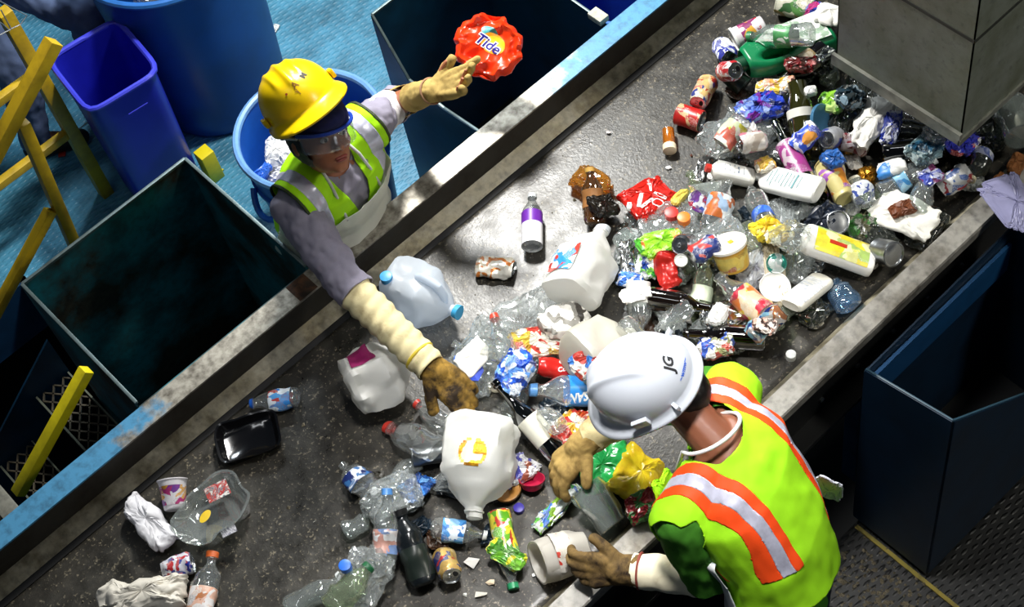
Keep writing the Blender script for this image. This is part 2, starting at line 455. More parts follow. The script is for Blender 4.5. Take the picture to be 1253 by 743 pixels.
# ------------------------------------------------------------------ steel sorting chutes
def chute(name, label, plates, floor=None):
    c = sum((V3(p) for pl in plates for p in pl[1]), V3())/sum(len(pl[1]) for pl in plates); c.z = 0
    r = empty(name, c); tag(r, label, 'chute')
    for nm, poly, n, th, m in plates:
        V, Fc = prism([V3(p)-c for p in poly], n, th); mesh_obj(nm, V, Fc, m, r, None)
    return r, c
def rimbar(r, c, pts, w, mat=None):
    for a, b in zip(pts, pts[1:]):
        V, Fc = bar(V3(a)-c, V3(b)-c, w, w, .002); mesh_obj('rim', V, Fc, mat or RIM, r, 30)
# left chute, in front of the stairs
A, B, C2, D = (-1.035, 1.115), (-.385, 1.115), (-.385, .49), (-1.045, .49)
zt = 1.0
r, c = chute('sorting_chute', 'open square steel chute with a dark stained inside, beside the stairs', [
    ('back_panel', [(A[0], 1.115, .05), (B[0], 1.115, .05), (B[0], 1.115, zt), (A[0], 1.115, zt)], (0, 1, 0), .006, TEAL),
    ('side_panel', [(A[0], .49, .05), (A[0], 1.115, .05), (A[0], 1.115, zt), (A[0], .49, zt)], (-1, 0, 0), .006, TEAL),
    ('side_panel', [(B[0], .49, .05), (B[0], 1.115, .05), (B[0], 1.115, zt), (B[0], .49, zt-.02)], (1, 0, 0), .006, TEAL),
    ('front_panel', [(A[0], .49, .05), (B[0], .49, .05), (B[0], .49, .98), (A[0], .49, .98)], (0, -1, 0), .006, TEAL),
    ('bottom_panel', [(A[0], .49, .05), (B[0], .49, .05), (B[0], 1.115, .06), (A[0], 1.115, .06)], (0, 0, -1), .006, TEAL)])
rimbar(r, c, [(A[0], .49, zt), (A[0], 1.115, zt), (B[0], 1.115, zt), (B[0], .49, zt)], .011)
# top chute, receiving the red bottle
x0, x1 = .42, .905
prof = [(1.115, .03), (1.115, 1.0), (.99, .76), (.81, .75), (.52, .79), (.485, .79), (.485, .03)]
r, c = chute('sorting_chute', 'dark blue steel chute below the flying red bottle', [
    ('back_panel', [(x0, 1.115, .03), (x1, 1.115, .03), (x1, 1.115, 1.0), (x0, 1.115, 1.0)], (0, 1, 0), .006, DBLUE),
    ('side_panel', [(x0, y, z) for y, z in prof], (-1, 0, 0), .006, DBLUE),
    ('side_panel', [(x1, .485, .03), (x1, .485, .98), (x1, 1.115, 1.0), (x1, 1.115, .03)], (1, 0, 0), .006, DBLUE),
    ('front_panel', [(x0, .485, .03), (x1, .485, .03), (x1, .485, .98), (x0, .485, .80)], (0, -1, 0), .006, DBLUE),
    ('bottom_panel', [(x0, .485, .1), (x1, .485, .1), (x1, 1.115, .12), (x0, 1.115, .12)], (0, 0, -1), .006, plain('#0a1016', .7))])  # bottom is near-black: shade inside the chute painted into its colour
rimbar(r, c, [(x0, .50, .79), (x0, .81, .75), (x0, .99, .76), (x0, 1.115, 1.0), (x1, 1.115, 1.0), (x1, .49, .99)], .009)
# a corner bracket with white flakes where the chute meets the rail
V, Fc = box(-.02, .02, -.03, .03, -.012, .012, bev=.003); o = mesh_obj('bracket', [v+V3((x1, .52, 1.0))-c for v in V], Fc, plain('#b9b8a8', .6, 0, .5, .6, 40), r, 30)
# right chute on the man's side
x0, x1, ya, yb = .53, 1.2, -.935, -1.24
r, c = chute('sorting_chute', 'big dark blue steel chute at the lower right beside the man', [
    ('side_panel', [(x0, ya, -.10), (x0, ya, .86), (x0, yb, .93), (x0, yb, -.10)], (-1, 0, 0), .006, DBLUE3),
    ('outer_panel', [(x0, yb, -.10), (x0, yb, .93), (.9, yb, .60), (x1, yb, .60), (x1, yb, -.10)], (0, -1, 0), .006, DBLUE3),
    ('side_panel', [(x1, ya, -.10), (x1, ya, .91), (x1, yb, .88), (x1, yb, -.10)], (1, 0, 0), .006, DBLUE3),
    ('back_panel', [(x0, ya, -.10), (x1, ya, -.10), (x1, ya, .86), (x0, ya, .84)], (0, 1, 0), .006, DBLUE3),
    ('wear_strip', [(x0+.02, ya-.003, .66), (x1-.02, ya-.003, .66), (x1-.02, ya-.003, .80), (x0+.02, ya-.003, .80)], (0, -1, 0), .012, plain('#154774', .4)),
    ('bottom_panel', [(x0, yb, .05), (x1, yb, .05), (x1, ya, .05), (x0, ya, .05)], (0, 0, -1), .006, plain('#080a0c', .7))])  # blackened bottom colour stands in for the shade down in the chute
rimbar(r, c, [(x0, ya, .86), (x0, yb, .93), (.9, yb, .60)], .007, plain('#24404f', .5)); rimbar(r, c, [(x1, ya, .91), (x1, yb, .88)], .007, plain('#24404f', .5))

# grey hopper hanging over the belt at top right
HM = NT('grey_hopper_steel'); v = HM.coord(); n = HM.noise(v, 7, 7, .65); n2 = HM.noise(v, 40, 4, .6)
cc = HM.mix(HM.ramp(n, [(.35, 0.0), (.7, .8)]), '#7a8078', '#565a44'); cc = HM.mix(HM.ramp(n2, [(.55, 0.0), (.8, .6)]), cc, '#2d3230')
HOP = HM.done(HM.bsdf(cc, .45, .35, .5, HM.bump(n2, .2, .002)))
hz = 1.09; hx0, hx1, hy0, hy1 = 1.20, 1.95, -.71, -.235
hop = empty('hopper', (hx0, hy0, hz)); tag(hop, 'grey galvanised steel hopper box hanging over the belt at the top right', 'hopper')
def hp(name, g, m, lab=None): 
    o = mesh_obj(name, [V3(v)-V3((hx0, hy0, hz)) for v in g[0]], g[1], m, hop, None)
    if lab: o['label'] = lab
hp('side_panel', box(hx0, hx0+.004, hy0, hy1, hz, 2.1), HOP); hp('side_panel', box(hx0, hx1, hy0, hy0+.004, hz, 2.1), HOP)
hp('side_panel', box(hx1-.004, hx1, hy0, hy1, hz, 2.1), HOP); hp('side_panel', box(hx0, hx1, hy1-.004, hy1, hz, 2.1), HOP)
hp('bottom_lip', join(box(hx0-.012, hx0, hy0-.004, hy1+.01, hz-.018, hz+.028), box(hx0-.012, hx1, hy0-.006, hy0, hz-.018, hz+.004)), plain('#8c8d84', .4, .5, .5, .6, 20), 'pale worn lip along the bottom edge')
hp('seam', join(box(hx0-.002, hx0, hy0, hy1, hz+.42, hz+.432), box(hx0, hx1, hy0-.002, hy0, hz+.42, hz+.432)), plain('#23251f', .6), 'dark horizontal seam')
hp('hanger', join(bar((hx0+.05, hy1-.03, 2.1), (hx0+.05, hy1-.03, 3.2), .03), bar((hx1-.05, hy0+.05, 2.1), (hx1-.05, hy0+.05, 3.2), .03)), DARKST)

# ------------------------------------------------------------------ stairs and yellow rails
st = empty('metal_staircase', (-1.3, .95, -.3)); tag(st, 'metal stair with blue stringer and open grating treads behind the left rail', 'stairs')
GR = grating_mat()
def grate(x0, x1, y0, y1, z):
    G = []
    n = 6
    for i in range(n):
        x = x0+(x1-x0)*(i+.5)/n; h = (x1-x0)/n/2
        for k in range(26):                                            # expanded metal: neighbouring strips touch
            ya_, yb_ = y0+(y1-y0)*k/26, y0+(y1-y0)*(k+1)/26
            d = h if (k+i) % 2 else -h
            G.append(bar((x-d, ya_, z), (x+d, yb_, z), .0055, .008, 0))
    return join(*G)
L0 = V3(st.location)
for x, z in ((-1.06, .30), (-1.30, .12), (-1.54, -.06), (-1.78, -.24), (-2.02, -.42)):
    t = mesh_obj('tread', [V3(v)-L0 for v in join(grate(x-.125, x, .55, 1.27, z))[0]], grate(x-.125, x, .55, 1.27, z)[1], GR, st, None)
    g = join(box(x-.137, x-.130, .55, 1.27, z-.03, z+.012), box(x, x+.006, .55, 1.27, z-.03, z+.012))
    mesh_obj('nosing', [V3(v)-L0 for v in g[0]], g[1], plain('#6e7466', .45, .4), t, None)
for y in (1.275, .53):
    V, Fc = prism([(-1.05, y, .51), (-2.2, y, -.35), (-2.2, y, -.69), (-1.05, y, .17)], (0, 1, 0), .008)
    mesh_obj('stringer', [V3(v)-L0 for v in V], Fc, DBLUE, st, None)
# railings: bars in three upright planes
rl = empty('yellow_handrail', (-.8, 1.3, 0)); tag(rl, 'yellow square tube handrail sloping down over the blue stair', 'railing')
def rp(root, name, a, b, w, m=YEL, lab=None):
    V, Fc = bar(a, b, w, w, .004); o = mesh_obj(name, [V3(v)-V3(root.location) for v in V], Fc, m, root, 30)
    if lab: o['label'] = lab
    return o
rp(rl, 'top_rail', at(66, 50, y=1.3), at(-60, 288, y=1.3), .045)
pa, pb = at(27, 150, y=1.3), at(90, 297, y=1.3); rp(rl, 'post', pa, pa+(pb-pa)*(pa.z/(pa.z-pb.z)), .038)
rp(rl, 'mid_rail', at(62, 257, y=1.3), at(-70, 503, y=1.3), .034)
rl2 = empty('yellow_handrail', (-.44, 2.09, 0)); tag(rl2, 'tall yellow post with two crossbars next to the rectangular blue bin', 'railing')
rp(rl2, 'post', (-.44, 2.09, 0), (-.44, 2.09, 1.06), .05)
rp(rl2, 'crossbar', (-.46, 2.09, at(80, 165, y=2.09).z), (-2.2, 2.09, at(80, 165, y=2.09).z), .034)
rp(rl2, 'crossbar', (-.46, 2.09, at(30, 100, y=2.09).z), (-2.2, 2.09, at(30, 100, y=2.09).z), .034)
rl3 = empty('yellow_stair_rail', (-1.2, .7, .8)); tag(rl3, 'bright yellow flat bar across the grating treads', 'railing')
a, b = at(106, 452, y=.66), at(22, 604, y=.66)
rp(rl3, 'rail', a, b, .036, YEL_LIT)
cpart('steel_block', box(-1.53, -1.475, .472, .59, .93, .985, bev=.004), STEEL, 30, 'grey steel block bolted to the rail')
pb = at(263, 216, 0); s = empty('yellow_floor_post', pb); tag(s, 'short yellow square post standing between the chute and the blue bin', 'post')
rp(s, 'post', pb, pb+V3((0, 0, .16)), .06, YEL_LIT); rp(s, 'base_plate', pb+V3((-.045, 0, .004)), pb+V3((.045, 0, .004)), .008, YEL_LIT)

# ------------------------------------------------------------------ bins
def rounded_bin(name, label, M, L, W, H, t, mat, taper=.8, rimm=None, ridge=True):
    r = empty(name, M=M); tag(r, label, 'bin')
    n = sq(7); rings = []
    def ringv(k, z, inset=0):
        return [V3(((L/2*k-inset)*math.cos(a)*n(a, 0)[0], (W/2*k-inset)*math.sin(a)*n(a, 0)[0], z)) for a in [2*PI*i/48 for i in range(48)]]
    prof = [(taper, 0, 0), (taper+.02, .01, 0), (1, H, 0), (1, H, t), (taper+.02, .02, t), ]
    V, Fc = [], []
    for k, z, ins in prof: V += ringv(k, z, ins)
    for i in range(len(prof)-1):
        for j in range(48): j2 = (j+1) % 48; Fc.append((i*48+j, i*48+j2, (i+1)*48+j2, (i+1)*48+j))
    Fc.append(tuple(reversed(range(48)))); Fc.append(tuple(4*48+j for j in range(48)))
    mesh_obj('body', V, Fc, mat, r, 50)
    ring = ringv(1.015, H-.005); V, Fc = tube(ring, .011, 8, True); mesh_obj('rim', V, Fc, rimm or mat, r)
    return r
BIN = plain('#1c22b0', .35, 0, .5, .25, 6, 0, '#0a0d50'); BINR = plain('#3c42cf', .35, 0, .5, .2, 6)
p = [at(68, 70, .7), at(132, 25, .7), at(201, 79, .7), at(102, 144, .7)]
ctr = (p[0]+p[1]+p[2]+p[3])/4; e1 = ((p[1]+p[0])/2-(p[2]+p[3])/2)
yaw = math.atan2(e1.y, e1.x)
M = Matrix.Translation((ctr.x, ctr.y, 0)) @ Matrix.Rotation(yaw, 4, 'Z')
r = rounded_bin('recycling_bin', 'tall rectangular deep blue bin standing behind the left chute', M, e1.length, ((p[1]+p[2])/2-(p[0]+p[3])/2).length, .70, .006, BIN, .86, BINR)
V, Fc = box(-.214, -.211, -.05, .03, .63, .634); mesh_obj('moulded_line', V, Fc, BINR, r, None)

def round_barrel(name, label, c, R0, R1, H, mat, rimm, hoops=(), seg=56):
    r = empty(name, c); tag(r, label, 'barrel')
    up = Matrix.Rotation(-PI/2, 4, 'Y')
    prof = [(0, 0), (0, R0*.96), (.015, R0)]
    for i in range(1, 12):
        z = H*i/12; rr = R0+(R1-R0)*i/12
        if i in hoops: prof += [(z-.012, rr), (z-.006, rr+.010), (z+.006, rr+.010), (z+.012, rr)]
        else: prof.append((z, rr))
    prof += [(H, R1), (H, R1-.006)]+[(z, R0+(R1-R0)*z/H-.008) for z in (H*.9, H*.5, .03)]+[(.025, 0)]
    V, Fc = xf(lathe(prof, seg), up); mesh_obj('body', V, Fc, mat, r, 50)
    V, Fc = tube([V3(((R1+.004)*math.cos(2*PI*i/seg), (R1+.004)*math.sin(2*PI*i/seg), H)) for i in range(seg)], .014, 8, True)
    mesh_obj('rim', V, Fc, rimm, r)
    return r
BAR = plain('#0a4290', .42, 0, .5, .5, 5, 0, '#0a2c55'); BARR = plain('#2b6ab8', .4, 0, .5, .4, 9)
# pushed so that its rim and foot both land where the photo has them
big = round_barrel('plastic_barrel', 'large round blue barrel behind the bins at the top', (.215, 2.165, 0), .27, .325, .84, BAR, BARR, ())
TUB = plain('#1c5fc4', .4, 0, .5, .35, 6, 0, '#12306a'); TUBR = plain('#6f9fd8', .4, 0, .5, .4, 14)
c = (at(278, 182, .6)+at(460, 112, .6))/2
tub = round_barrel('laundry_tub', 'round blue tub of white scrap behind the woman', (c.x-.01, c.y-.055, 0), .215, .262, .60, TUB, TUBR, (9,))
for s_ in (PI+.15, .2):
    pts = [V3((.262*math.cos(s_+a), .262*math.sin(s_+a), .47-.05*math.cos(a*4.2)))*V3((1+.16*math.cos(a*4.2), 1+.16*math.cos(a*4.2), 1)) for a in [(-.36+.72*i/10) for i in range(11)]]
    V, Fc = tube(pts, .012, 8); mesh_obj('handle', V, Fc, TUB, tub)
# small blue bin cut by the frame at the top
c = at(752, 2, .55)
rounded_bin('recycling_bin', 'small blue bin past the far rail at the top edge', Matrix.Translation((c.x+.05, c.y+.05, 0)) @ Matrix.Rotation(.5, 4, 'Z'), .34, .3, .55, .006, plain('#1a3fa8', .35), .8, BARR)
# ------------------------------------------------------------------ wire hoops hanging by the rail
g = []
def hoop(pts): return tube(pts, .0022, 6)
c0 = at(14, 8, y=2.0)
pts = [at(-8, -3, y=2.0), at(12, 8, y=2.0), at(33, 19, y=2.0), at(25, 30, y=2.0), at(14, 35, y=2.0), at(-6, 46, y=2.0)]
V, Fc = join(hoop(pts), hoop([at(-8, 22, y=2.0), at(4, 30, y=2.0), at(12, 38, y=2.0)]), hoop([at(1, 12, y=2.0), at(14, 36, y=2.0)]))
o = mesh_obj('wire_hoop', V, Fc, plain('#a9adb0', .3, .6)); tag(o, 'thin pale wire hoop hooked on top of the yellow post at the upper left corner', 'wire')
# small litter on the blue walkway
def scrap(px, py, w, h, col, name, lab, cat, z=0.0, a=.4):
    p = at(px, py, z); bm = bmesh.new(); bmesh.ops.create_grid(bm, x_segments=6, y_segments=4, size=.5)
    for v in bm.verts: v.co = V3((v.co.x*w, v.co.y*h, .005+abs(noise.noise(v.co*3))*.008))
    o = bm_obj(name, bm, col, None, 180); o.location = p; o.rotation_euler.z = a; solid(o, .001); tag(o, lab, cat); return o
scrap(337, 36, .045, .028, printed(['#e8ecec', '#e8ecec', '#8b949a'], 40), 'paper_scrap', 'white scrap of paper lying on the blue floor near the big barrel', 'paper')
scrap(77, 186, .06, .03, plain('#b02a25', .4), 'wrapper_scrap', 'small red scrap on the floor behind the yellow crossbar', 'wrapper', 0, .9)
# edge line and dirt on the man's walkway
o = mesh_obj('trim_4', *box(.505, .519, -1.9, -.96, -.13, -.124), plain('#8a7a1c', .6, 0, .5, .7, 30), smooth=None); struct(o, 'thin worn yellow line on the dark walkway at lower right', 'line')
rs = random.Random(5); V, Fc = [], []
for i in range(420):
    x, y = rs.gauss(.36, .08), rs.gauss(-1.22, .15)
    if y > -.97: continue
    s_ = rs.uniform(.003, .012); b = len(V)
    for k in range(5): V.append(V3((x+s_*math.cos(k*PI*.4)*rs.uniform(.5, 1), y+s_*math.sin(k*PI*.4)*rs.uniform(.5, 1), -.1295)))
    V.append(V3((x, y, -.13+s_*.7))); Fc += [(b+k, b+(k+1) % 5, b+5) for k in range(5)]
o = mesh_obj('dirt', V, Fc, plain('#6a6250', .8, 0, .3, .6, 40), None, None); tag(o, 'loose dirt and crumbs on the dark walkway by the big right chute', 'dirt', kind='stuff')
# ================================================================== THE RUBBISH
GX0, GY0, GS = -1.95, -.92, .01
HF = np.full((400, 135), BELT)
HF[:, :13] = .952; HF[:, 132:] = .992
np.seterr(all="ignore")
class Piece:
    def __init__(s, name): s.name = name; s.parts = []
    def add(s, name, g, mat, label=None, sub=None, smooth=35, text=None):
        s.parts.append(dict(name=name, V=[V3(v) for v in g[0]], F=g[1], mat=mat, label=label, sub=sub, smooth=smooth, text=text)); return len(s.parts)-1
    def deform(s, fn, only=None):
        for i, p in enumerate(s.parts):
            if only is None or i in only: p['V'] = [fn(v) for v in p['V']]
        return s
def crush(pc, amp=.004, freq=22, seed=0, flat=1, squeeze=0, bend=0, L=.2):
    """dented and squeezed, all parts together"""
    def fn(v):
        r = math.hypot(v.y, v.z)+1e-6
        k = max(0, math.sin(PI*min(1, max(0, v.x/L))))
        p = V3((v.x, v.y, v.z))*freq*.5+V3((seed*5.1, seed*2.3, seed))
        d = -abs(noise.noise(p))*amp*3+amp*.4+noise.noise(p*2.6)*amp
        d = max(d, -r*.75)
        sc_ = 1-squeeze*k*(.6+.4*math.sin(seed+v.x/L*4))
        y = v.y*(r+d)/r; z = v.z*(r+d)/r*flat*sc_
        y *= 1+.25*(1-flat*sc_)
        a = bend*(v.x/L-.5)**2*L
        return V3((v.x+noise.noise(p*1.3+V3((4, 4, 4)))*amp*.8, y+a, z))
    return pc.deform(fn)

CAPW = plain('#e8e8e2', .45)
# ---- kinds; every one lies along +X from its foot (x=0) to its top (x=L)
def k_bottle(L, r, body=None, label=None, cap='#2f6fd0', band=(.22, .5), seed=0, amp=.0025, flat=1, squeeze=.0, neck=.36, ribs=5, bend=0, capon=True, opaque=False, shoulder=.62, liquid=None):
    pc = Piece('plastic_bottle'); body = body or clear()
    pr = [(0.012, 0), (0.004, r*.45), (0, r*.7), (.006, r*.92), (.02, r)]
    n = 18
    for i in range(1, n):
        x = .02+(L*shoulder-.02)*i/n; rr = r*(1-.035*(i % 2)) if ribs else r
        pr.append((x, rr))
    for i in range(1, 9):
        t = i/8; x = L*(shoulder+(.90-shoulder)*t); pr.append((x, r+(r*neck-r)*(t*t*(3-2*t))))
    pr += [(L*.91, r*neck*1.25), (L*.92, r*neck*1.25), (L*.925, r*neck*.95), (L*.99, r*neck*.92), (L*.992, r*neck*.7)]
    pc.add('body', lathe(pr, 26), body)
    if label:
        a, b = band
        pc.add('label', lathe([(L*(a+(b-a)*i/8), r*1.012) for i in range(9)], 26), label, smooth=180)
    if capon:
        cr = r*neck*1.18+.001
        pc.add('cap', lathe([(L*.925, 0), (L*.925, cr), (L*.995, cr), (L, cr*.85), (L, 0)], 18), plain(cap, .4))
    if amp or flat != 1 or squeeze: crush(pc, amp, 26, seed, flat, squeeze, bend, L)
    return pc
def k_glass(L, r, col='#4a2a0c', cap=None, label=None, band=(.15, .45), long=.5):
    pc = Piece('glass_bottle')
    m = clear(col, .55, .10, .03, col)
    pr = [(.01, 0), (.002, r*.6), (0, r*.85), (.004, r*.97), (.01, r)]+[(x*L, r) for x in (.15, .3, .45, long)]
    for i in range(1, 9):
        t = i/8; pr.append((L*(long+(.78-long)*t), r+(r*.40-r)*(t*t*(3-2*t))))
    pr += [(L*.93, r*.36), (L*.94, r*.46), (L*.965, r*.46), (L*.97, r*.4), (L, r*.42), (L, r*.28), (L*.9, r*.26)]
    pc.add('body', lathe(pr, 28), m)
    if label: pc.add('label', lathe([(L*(band[0]+(band[1]-band[0])*i/6), r*1.012) for i in range(7)], 28), label, smooth=180)
    if cap: pc.add('cap', lathe([(L*.95, 0), (L*.95, r*.5), (L*1.0, r*.5), (L*1.01, r*.42), (L*1.01, 0)], 18), plain(cap, .35))
    return pc
ALU = metal('#c9ccce', .25); ALUD = metal('#8f9294', .35)
def k_can(L=.122, r=.033, wall=None, seed=0, amp=.002, flat=1, squeeze=0, tin=False, lid=True, bend=0, inside=False):
    pc = Piece('food_tin' if tin else 'drink_can')
    if tin:
        pr = [(0, r*.93), (.001, r*1.02), (.004, r*1.02), (.005, r)]+[(L*(.05+.9*i/18), r*(1-.012*(i % 2)) if 4 < i < 14 else r) for i in range(19)]+[(L-.004, r*1.02), (L-.001, r*1.02), (L, r*.93)]
    else:
        pr = [(0, r*.72), (.003, r*.78), (.010, r*.97), (.014, r)]+[(L*(.14+.7*i/14), r) for i in range(15)]+[(L*.90, r*.96), (L*.955, r*.82), (L*.985, r*.80), (L, r*.82)]
    w = pc.add('wall', lathe(pr, 28), wall or ALU)
    pc.add('base', lathe([(0, r*(.93 if tin else .72)), (.004, r*.6), (.009, r*.3), (.010, 0)], 28), ALU)
    if not inside:
        R = r*(.93 if tin else .82)
        pc.add('lid', lathe([(L, R), (L+.001, R*.97), (L-.004, R*.93), (L-.004, R*.6), (L-.0035, R*.5), (L-.004, 0)], 28), ALU)
        if not tin:
            g = ellipsoid((L-.0035, R*.42, 0), (.0006, R*.26, R*.34)); pc.add('opening', g, plain('#0a0a0a', .8))
            g = xf(tube([V3((L-.002, R*(.05+.2*math.cos(t)-.2), R*.22*math.sin(t))) for t in [2*PI*i/12 for i in range(12)]], .0012, 6, True), Matrix.Identity(4)); pc.add('tab', g, ALU)
    else:
        pc.add('inside', lathe([(L-.001, r*.92), (.01, r*.9), (.008, 0)], 28), ALUD)
    if amp or flat != 1 or squeeze: crush(pc, amp, 34, seed, flat, squeeze, bend, L)
    return pc
def k_jug(L=.26, w=.15, body=None, label=None, cap='#3f8fd8', seed=0, amp=.003, flat=1, capon=True, handle=True, nm='milk_jug', lab=None):
    """gallon jug: squared body, shoulders, neck at +x end, loop handle at +y"""
    pc = Piece(nm); body = body or frosted(); r = w/2
    pr = [(.006, 0), (0, r*.8), (.006, r*1.05), (.02, r*1.12)]+[(L*(.1+.45*i/8), r*1.12) for i in range(9)]
    for i in range(1, 9):
        t = i/8; pr.append((L*(.55+.33*t), r*(1.12-.86*(t**1.35))))
    pr += [(L*.91, r*.25), (L*.915, r*.29), (L*.93, r*.29), (L*.935, r*.24), (L*.985, r*.24), (L*.985, r*.18)]
    def sec(t, x):
        k = min(1, max(0, (.82*L-x)/(.3*L))); n = 2+2.6*k; c, s_ = abs(math.cos(t)), abs(math.sin(t)); q = (c**n+s_**n)**(-1/n); q = q*(.87 if k > .5 else .87+.13*(1-2*k) if k > 0 else 1); return (q, q)
    pc.add('body', lathe(pr, 40, sec), body)
    if handle:
        pts = [V3((L*.80, r*.30, 0)), V3((L*.80, r*.62, 0)), V3((L*.74, r*.98, 0)), V3((L*.62, r*1.10, 0)), V3((L*.50, r*1.12, 0)), V3((L*.42, r*.98, 0))]
        pc.add('handle', tube(pts, [.012, .013, .014, .014, .014, .012], 12), body)
    if label: 
        def patch(v):
            x, a = v; return V3((x, 0, 0))
        V, Fc = [], []
        for i in range(9):
            for k in range(9):
                x = L*(.14+.34*i/8); y = r*.62*(k/4-1); V.append(V3((x, y, r*.98+.002)))
        for i in range(8):
            for k in range(8): Fc.append((i*9+k, i*9+k+1, i*9+k+10, i*9+k+9))
        pc.add('label', (V, Fc), label, lab, smooth=180)
    if capon: pc.add('cap', lathe([(L*.935, 0), (L*.935, r*.30), (L*.998, r*.30), (L, r*.26), (L, 0)], 20), plain(cap, .4))
    return crush(pc, amp, 21, seed, flat, 0, 0, L) if amp else pc
def k_flat(L, w, t, body='#e9ebe8', label=None, cap=None, seed=0, lines=None, span=(.12, .8), neckw=.35, lab=None, stub=False):
    """flat-sided bottle (shampoo, cleaner): oval section"""
    pc = Piece('plastic_bottle'); m = plain(body, .35, 0, .5, .15)
    def sec(a, x):
        n = 3.0; c, s_ = abs(math.cos(a)), abs(math.sin(a)); q = (c**n+s_**n)**(-1/n); k = 1 if x < L*.86 else 0
        return (w/t*q if k else q, q) if x < L*.93 else (1, 1)
    r = t/2
    pr = [(0.004, 0), (0, r*.75), (.004, r*.93), (.014, r)]+[(L*(.1+.62*i/10), r) for i in range(11)]+[(L*.76, r*.97), (L*.80, r*.88), (L*.83, r*.74), (L*.855, r*.6), (L*.87, r*.55), (L*.90, r*.5), (L*.94, r*.5)]
    if stub: pr = [(x*1.0, r_) for x, r_ in pr if x < L*.75]+[(L*.90, r), (L*.95, r*.93), (L*.98, r*.78), (L*.995, r*.5), (L, 0)]
    pc.add('body', lathe(pr, 36, (lambda a, x: ((w/t)*(abs(math.cos(a))**3+abs(math.sin(a))**3)**(-1/3), (abs(math.cos(a))**3+abs(math.sin(a))**3)**(-1/3))) if stub else sec), m)
    if label:
        V, Fc = [], []; a0, a1 = span
        for i in range(11):
            for k in range(13):
                x = L*(a0+(a1-a0)*i/10); y = w/2*.90*(k/6-1); q = (1-abs(y/(w/2))**3)**(1/3); V.append(V3((x, y, r*q+.0012)))
        for i in range(10):
            for k in range(12): Fc.append((i*13+k, i*13+k+1, i*13+k+14, i*13+k+13))
        pc.add('label', (V, Fc), label, lab, smooth=180)
    if lines:
        G = []
        rs = random.Random(seed)
        for i in range(lines[0]):
            x = L*(.25+.5*i/lines[0]); ln = w*rs.uniform(.35, .75)
            G.append(box(x, x+.0022*(3 if i == 1 else 1), -ln/2, ln/2, r+.0006, r+.0012))
        pc.add('printed_text', join(*G), plain(lines[1], .5), 'printed lines of small text', smooth=None)
    if cap: pc.add('cap', lathe([(L*.90, 0), (L*.90, r*.62), (L, r*.6), (L, 0)], 20), plain(cap, .4))
    elif not stub: pc.add('mouth', lathe([(L*.94, r*.5), (L*.985, r*.42), (L*.985, r*.32), (L*.93, r*.3)], 20), m)
    return crush(pc, .0012, 14, seed, 1, 0, 0, L)
def k_detergent(L, w, t, col='#0f7a4a', seed=0):
    pc = Piece('detergent_bottle'); m = plain(col, .3, 0, .5, .15, 8)
    # outline with a slanted shoulder, pulled through the thickness with rounded sides, a hole for the handle
    bm = bmesh.new(); N, K = 44, 22; hx, hy, ha, hb = L*.60, w*.19, L*.15, w*.11
    top = {}; bot = {}
    def half(x):
        f = x/L
        return (w*.5*(1-max(0, (.06-f)/.06)**2*.35) if f < .70 else w*.5*(1-((f-.70)/.30)**1.5*.62))
    for i in range(N+1):
        for k in range(K+1):
            x = L*.92*i/N; h = half(x); y = h*(2*k/K-1)-(w*.0)
            ex = min(1, max(0, x/(L*.05)), (L*.92-x)/(L*.03)+.6)
            z = t/2*max(0, 1-abs(2*k/K-1)**3.2)**(1/2.4)*min(1, ex)**.5
            q = math.hypot((x-hx)/ha, (y-hy)/hb)
            inside = q < 1
            if q < 1.5: z *= min(1, max(0, (q-.85)/.65))**.5 if q > .85 else 0
            top[i, k] = None if inside else bm.verts.new((x, y, z)); bot[i, k] = None if inside else bm.verts.new((x, y, -z))
    for i in range(N):
        for k in range(K):
            for d, fl in ((top, 1), (bot, 0)):
                q = [d[i, k], d[i+1, k], d[i+1, k+1], d[i, k+1]]
                if all(q):
                    bm.faces.new(q if not fl else q[::-1])
    bmesh.ops.remove_doubles(bm, verts=bm.verts[:], dist=.0006)
    ed = [e for e in bm.edges if e.is_boundary]; 
    try: bmesh.ops.bridge_loops(bm, edges=ed)
    except Exception: pass
    bmesh.ops.recalc_face_normals(bm, faces=bm.faces[:])
    V = [v.co.copy() for v in bm.verts]; bm.verts.index_update(); Fc = [tuple(v.index for v in f.verts) for f in bm.faces]; bm.free()
    pc.add('body', (V, Fc), m, smooth=60)
    pc.add('neck', xf(lathe([(L*.88, 0), (L*.88, t*.30), (L, t*.30), (L, t*.25), (L*.92, t*.24), (L*.92, 0)], 22), Matrix.Translation((0, 0, 0))), plain('#0a4a2e', .4))
    V, Fc = prism([(L*.08, -w*.38, t/2+.001), (L*.60, -w*.38, t/2+.001), (L*.76, -w*.20, t/2+.001), (L*.60, -w*.03, t/2+.001), (L*.42, w*.02, t/2+.001), (L*.36, w*.34, t/2+.001), (L*.08, w*.36, t/2+.001)], (0, 0, 1), .0014)
    pc.add('label', (V, Fc), printed(['#e9efe9', '#e9efe9', '#dfe8da', '#9fb8a0'], 20, seed=3), 'white label', smooth=None)
    return pc
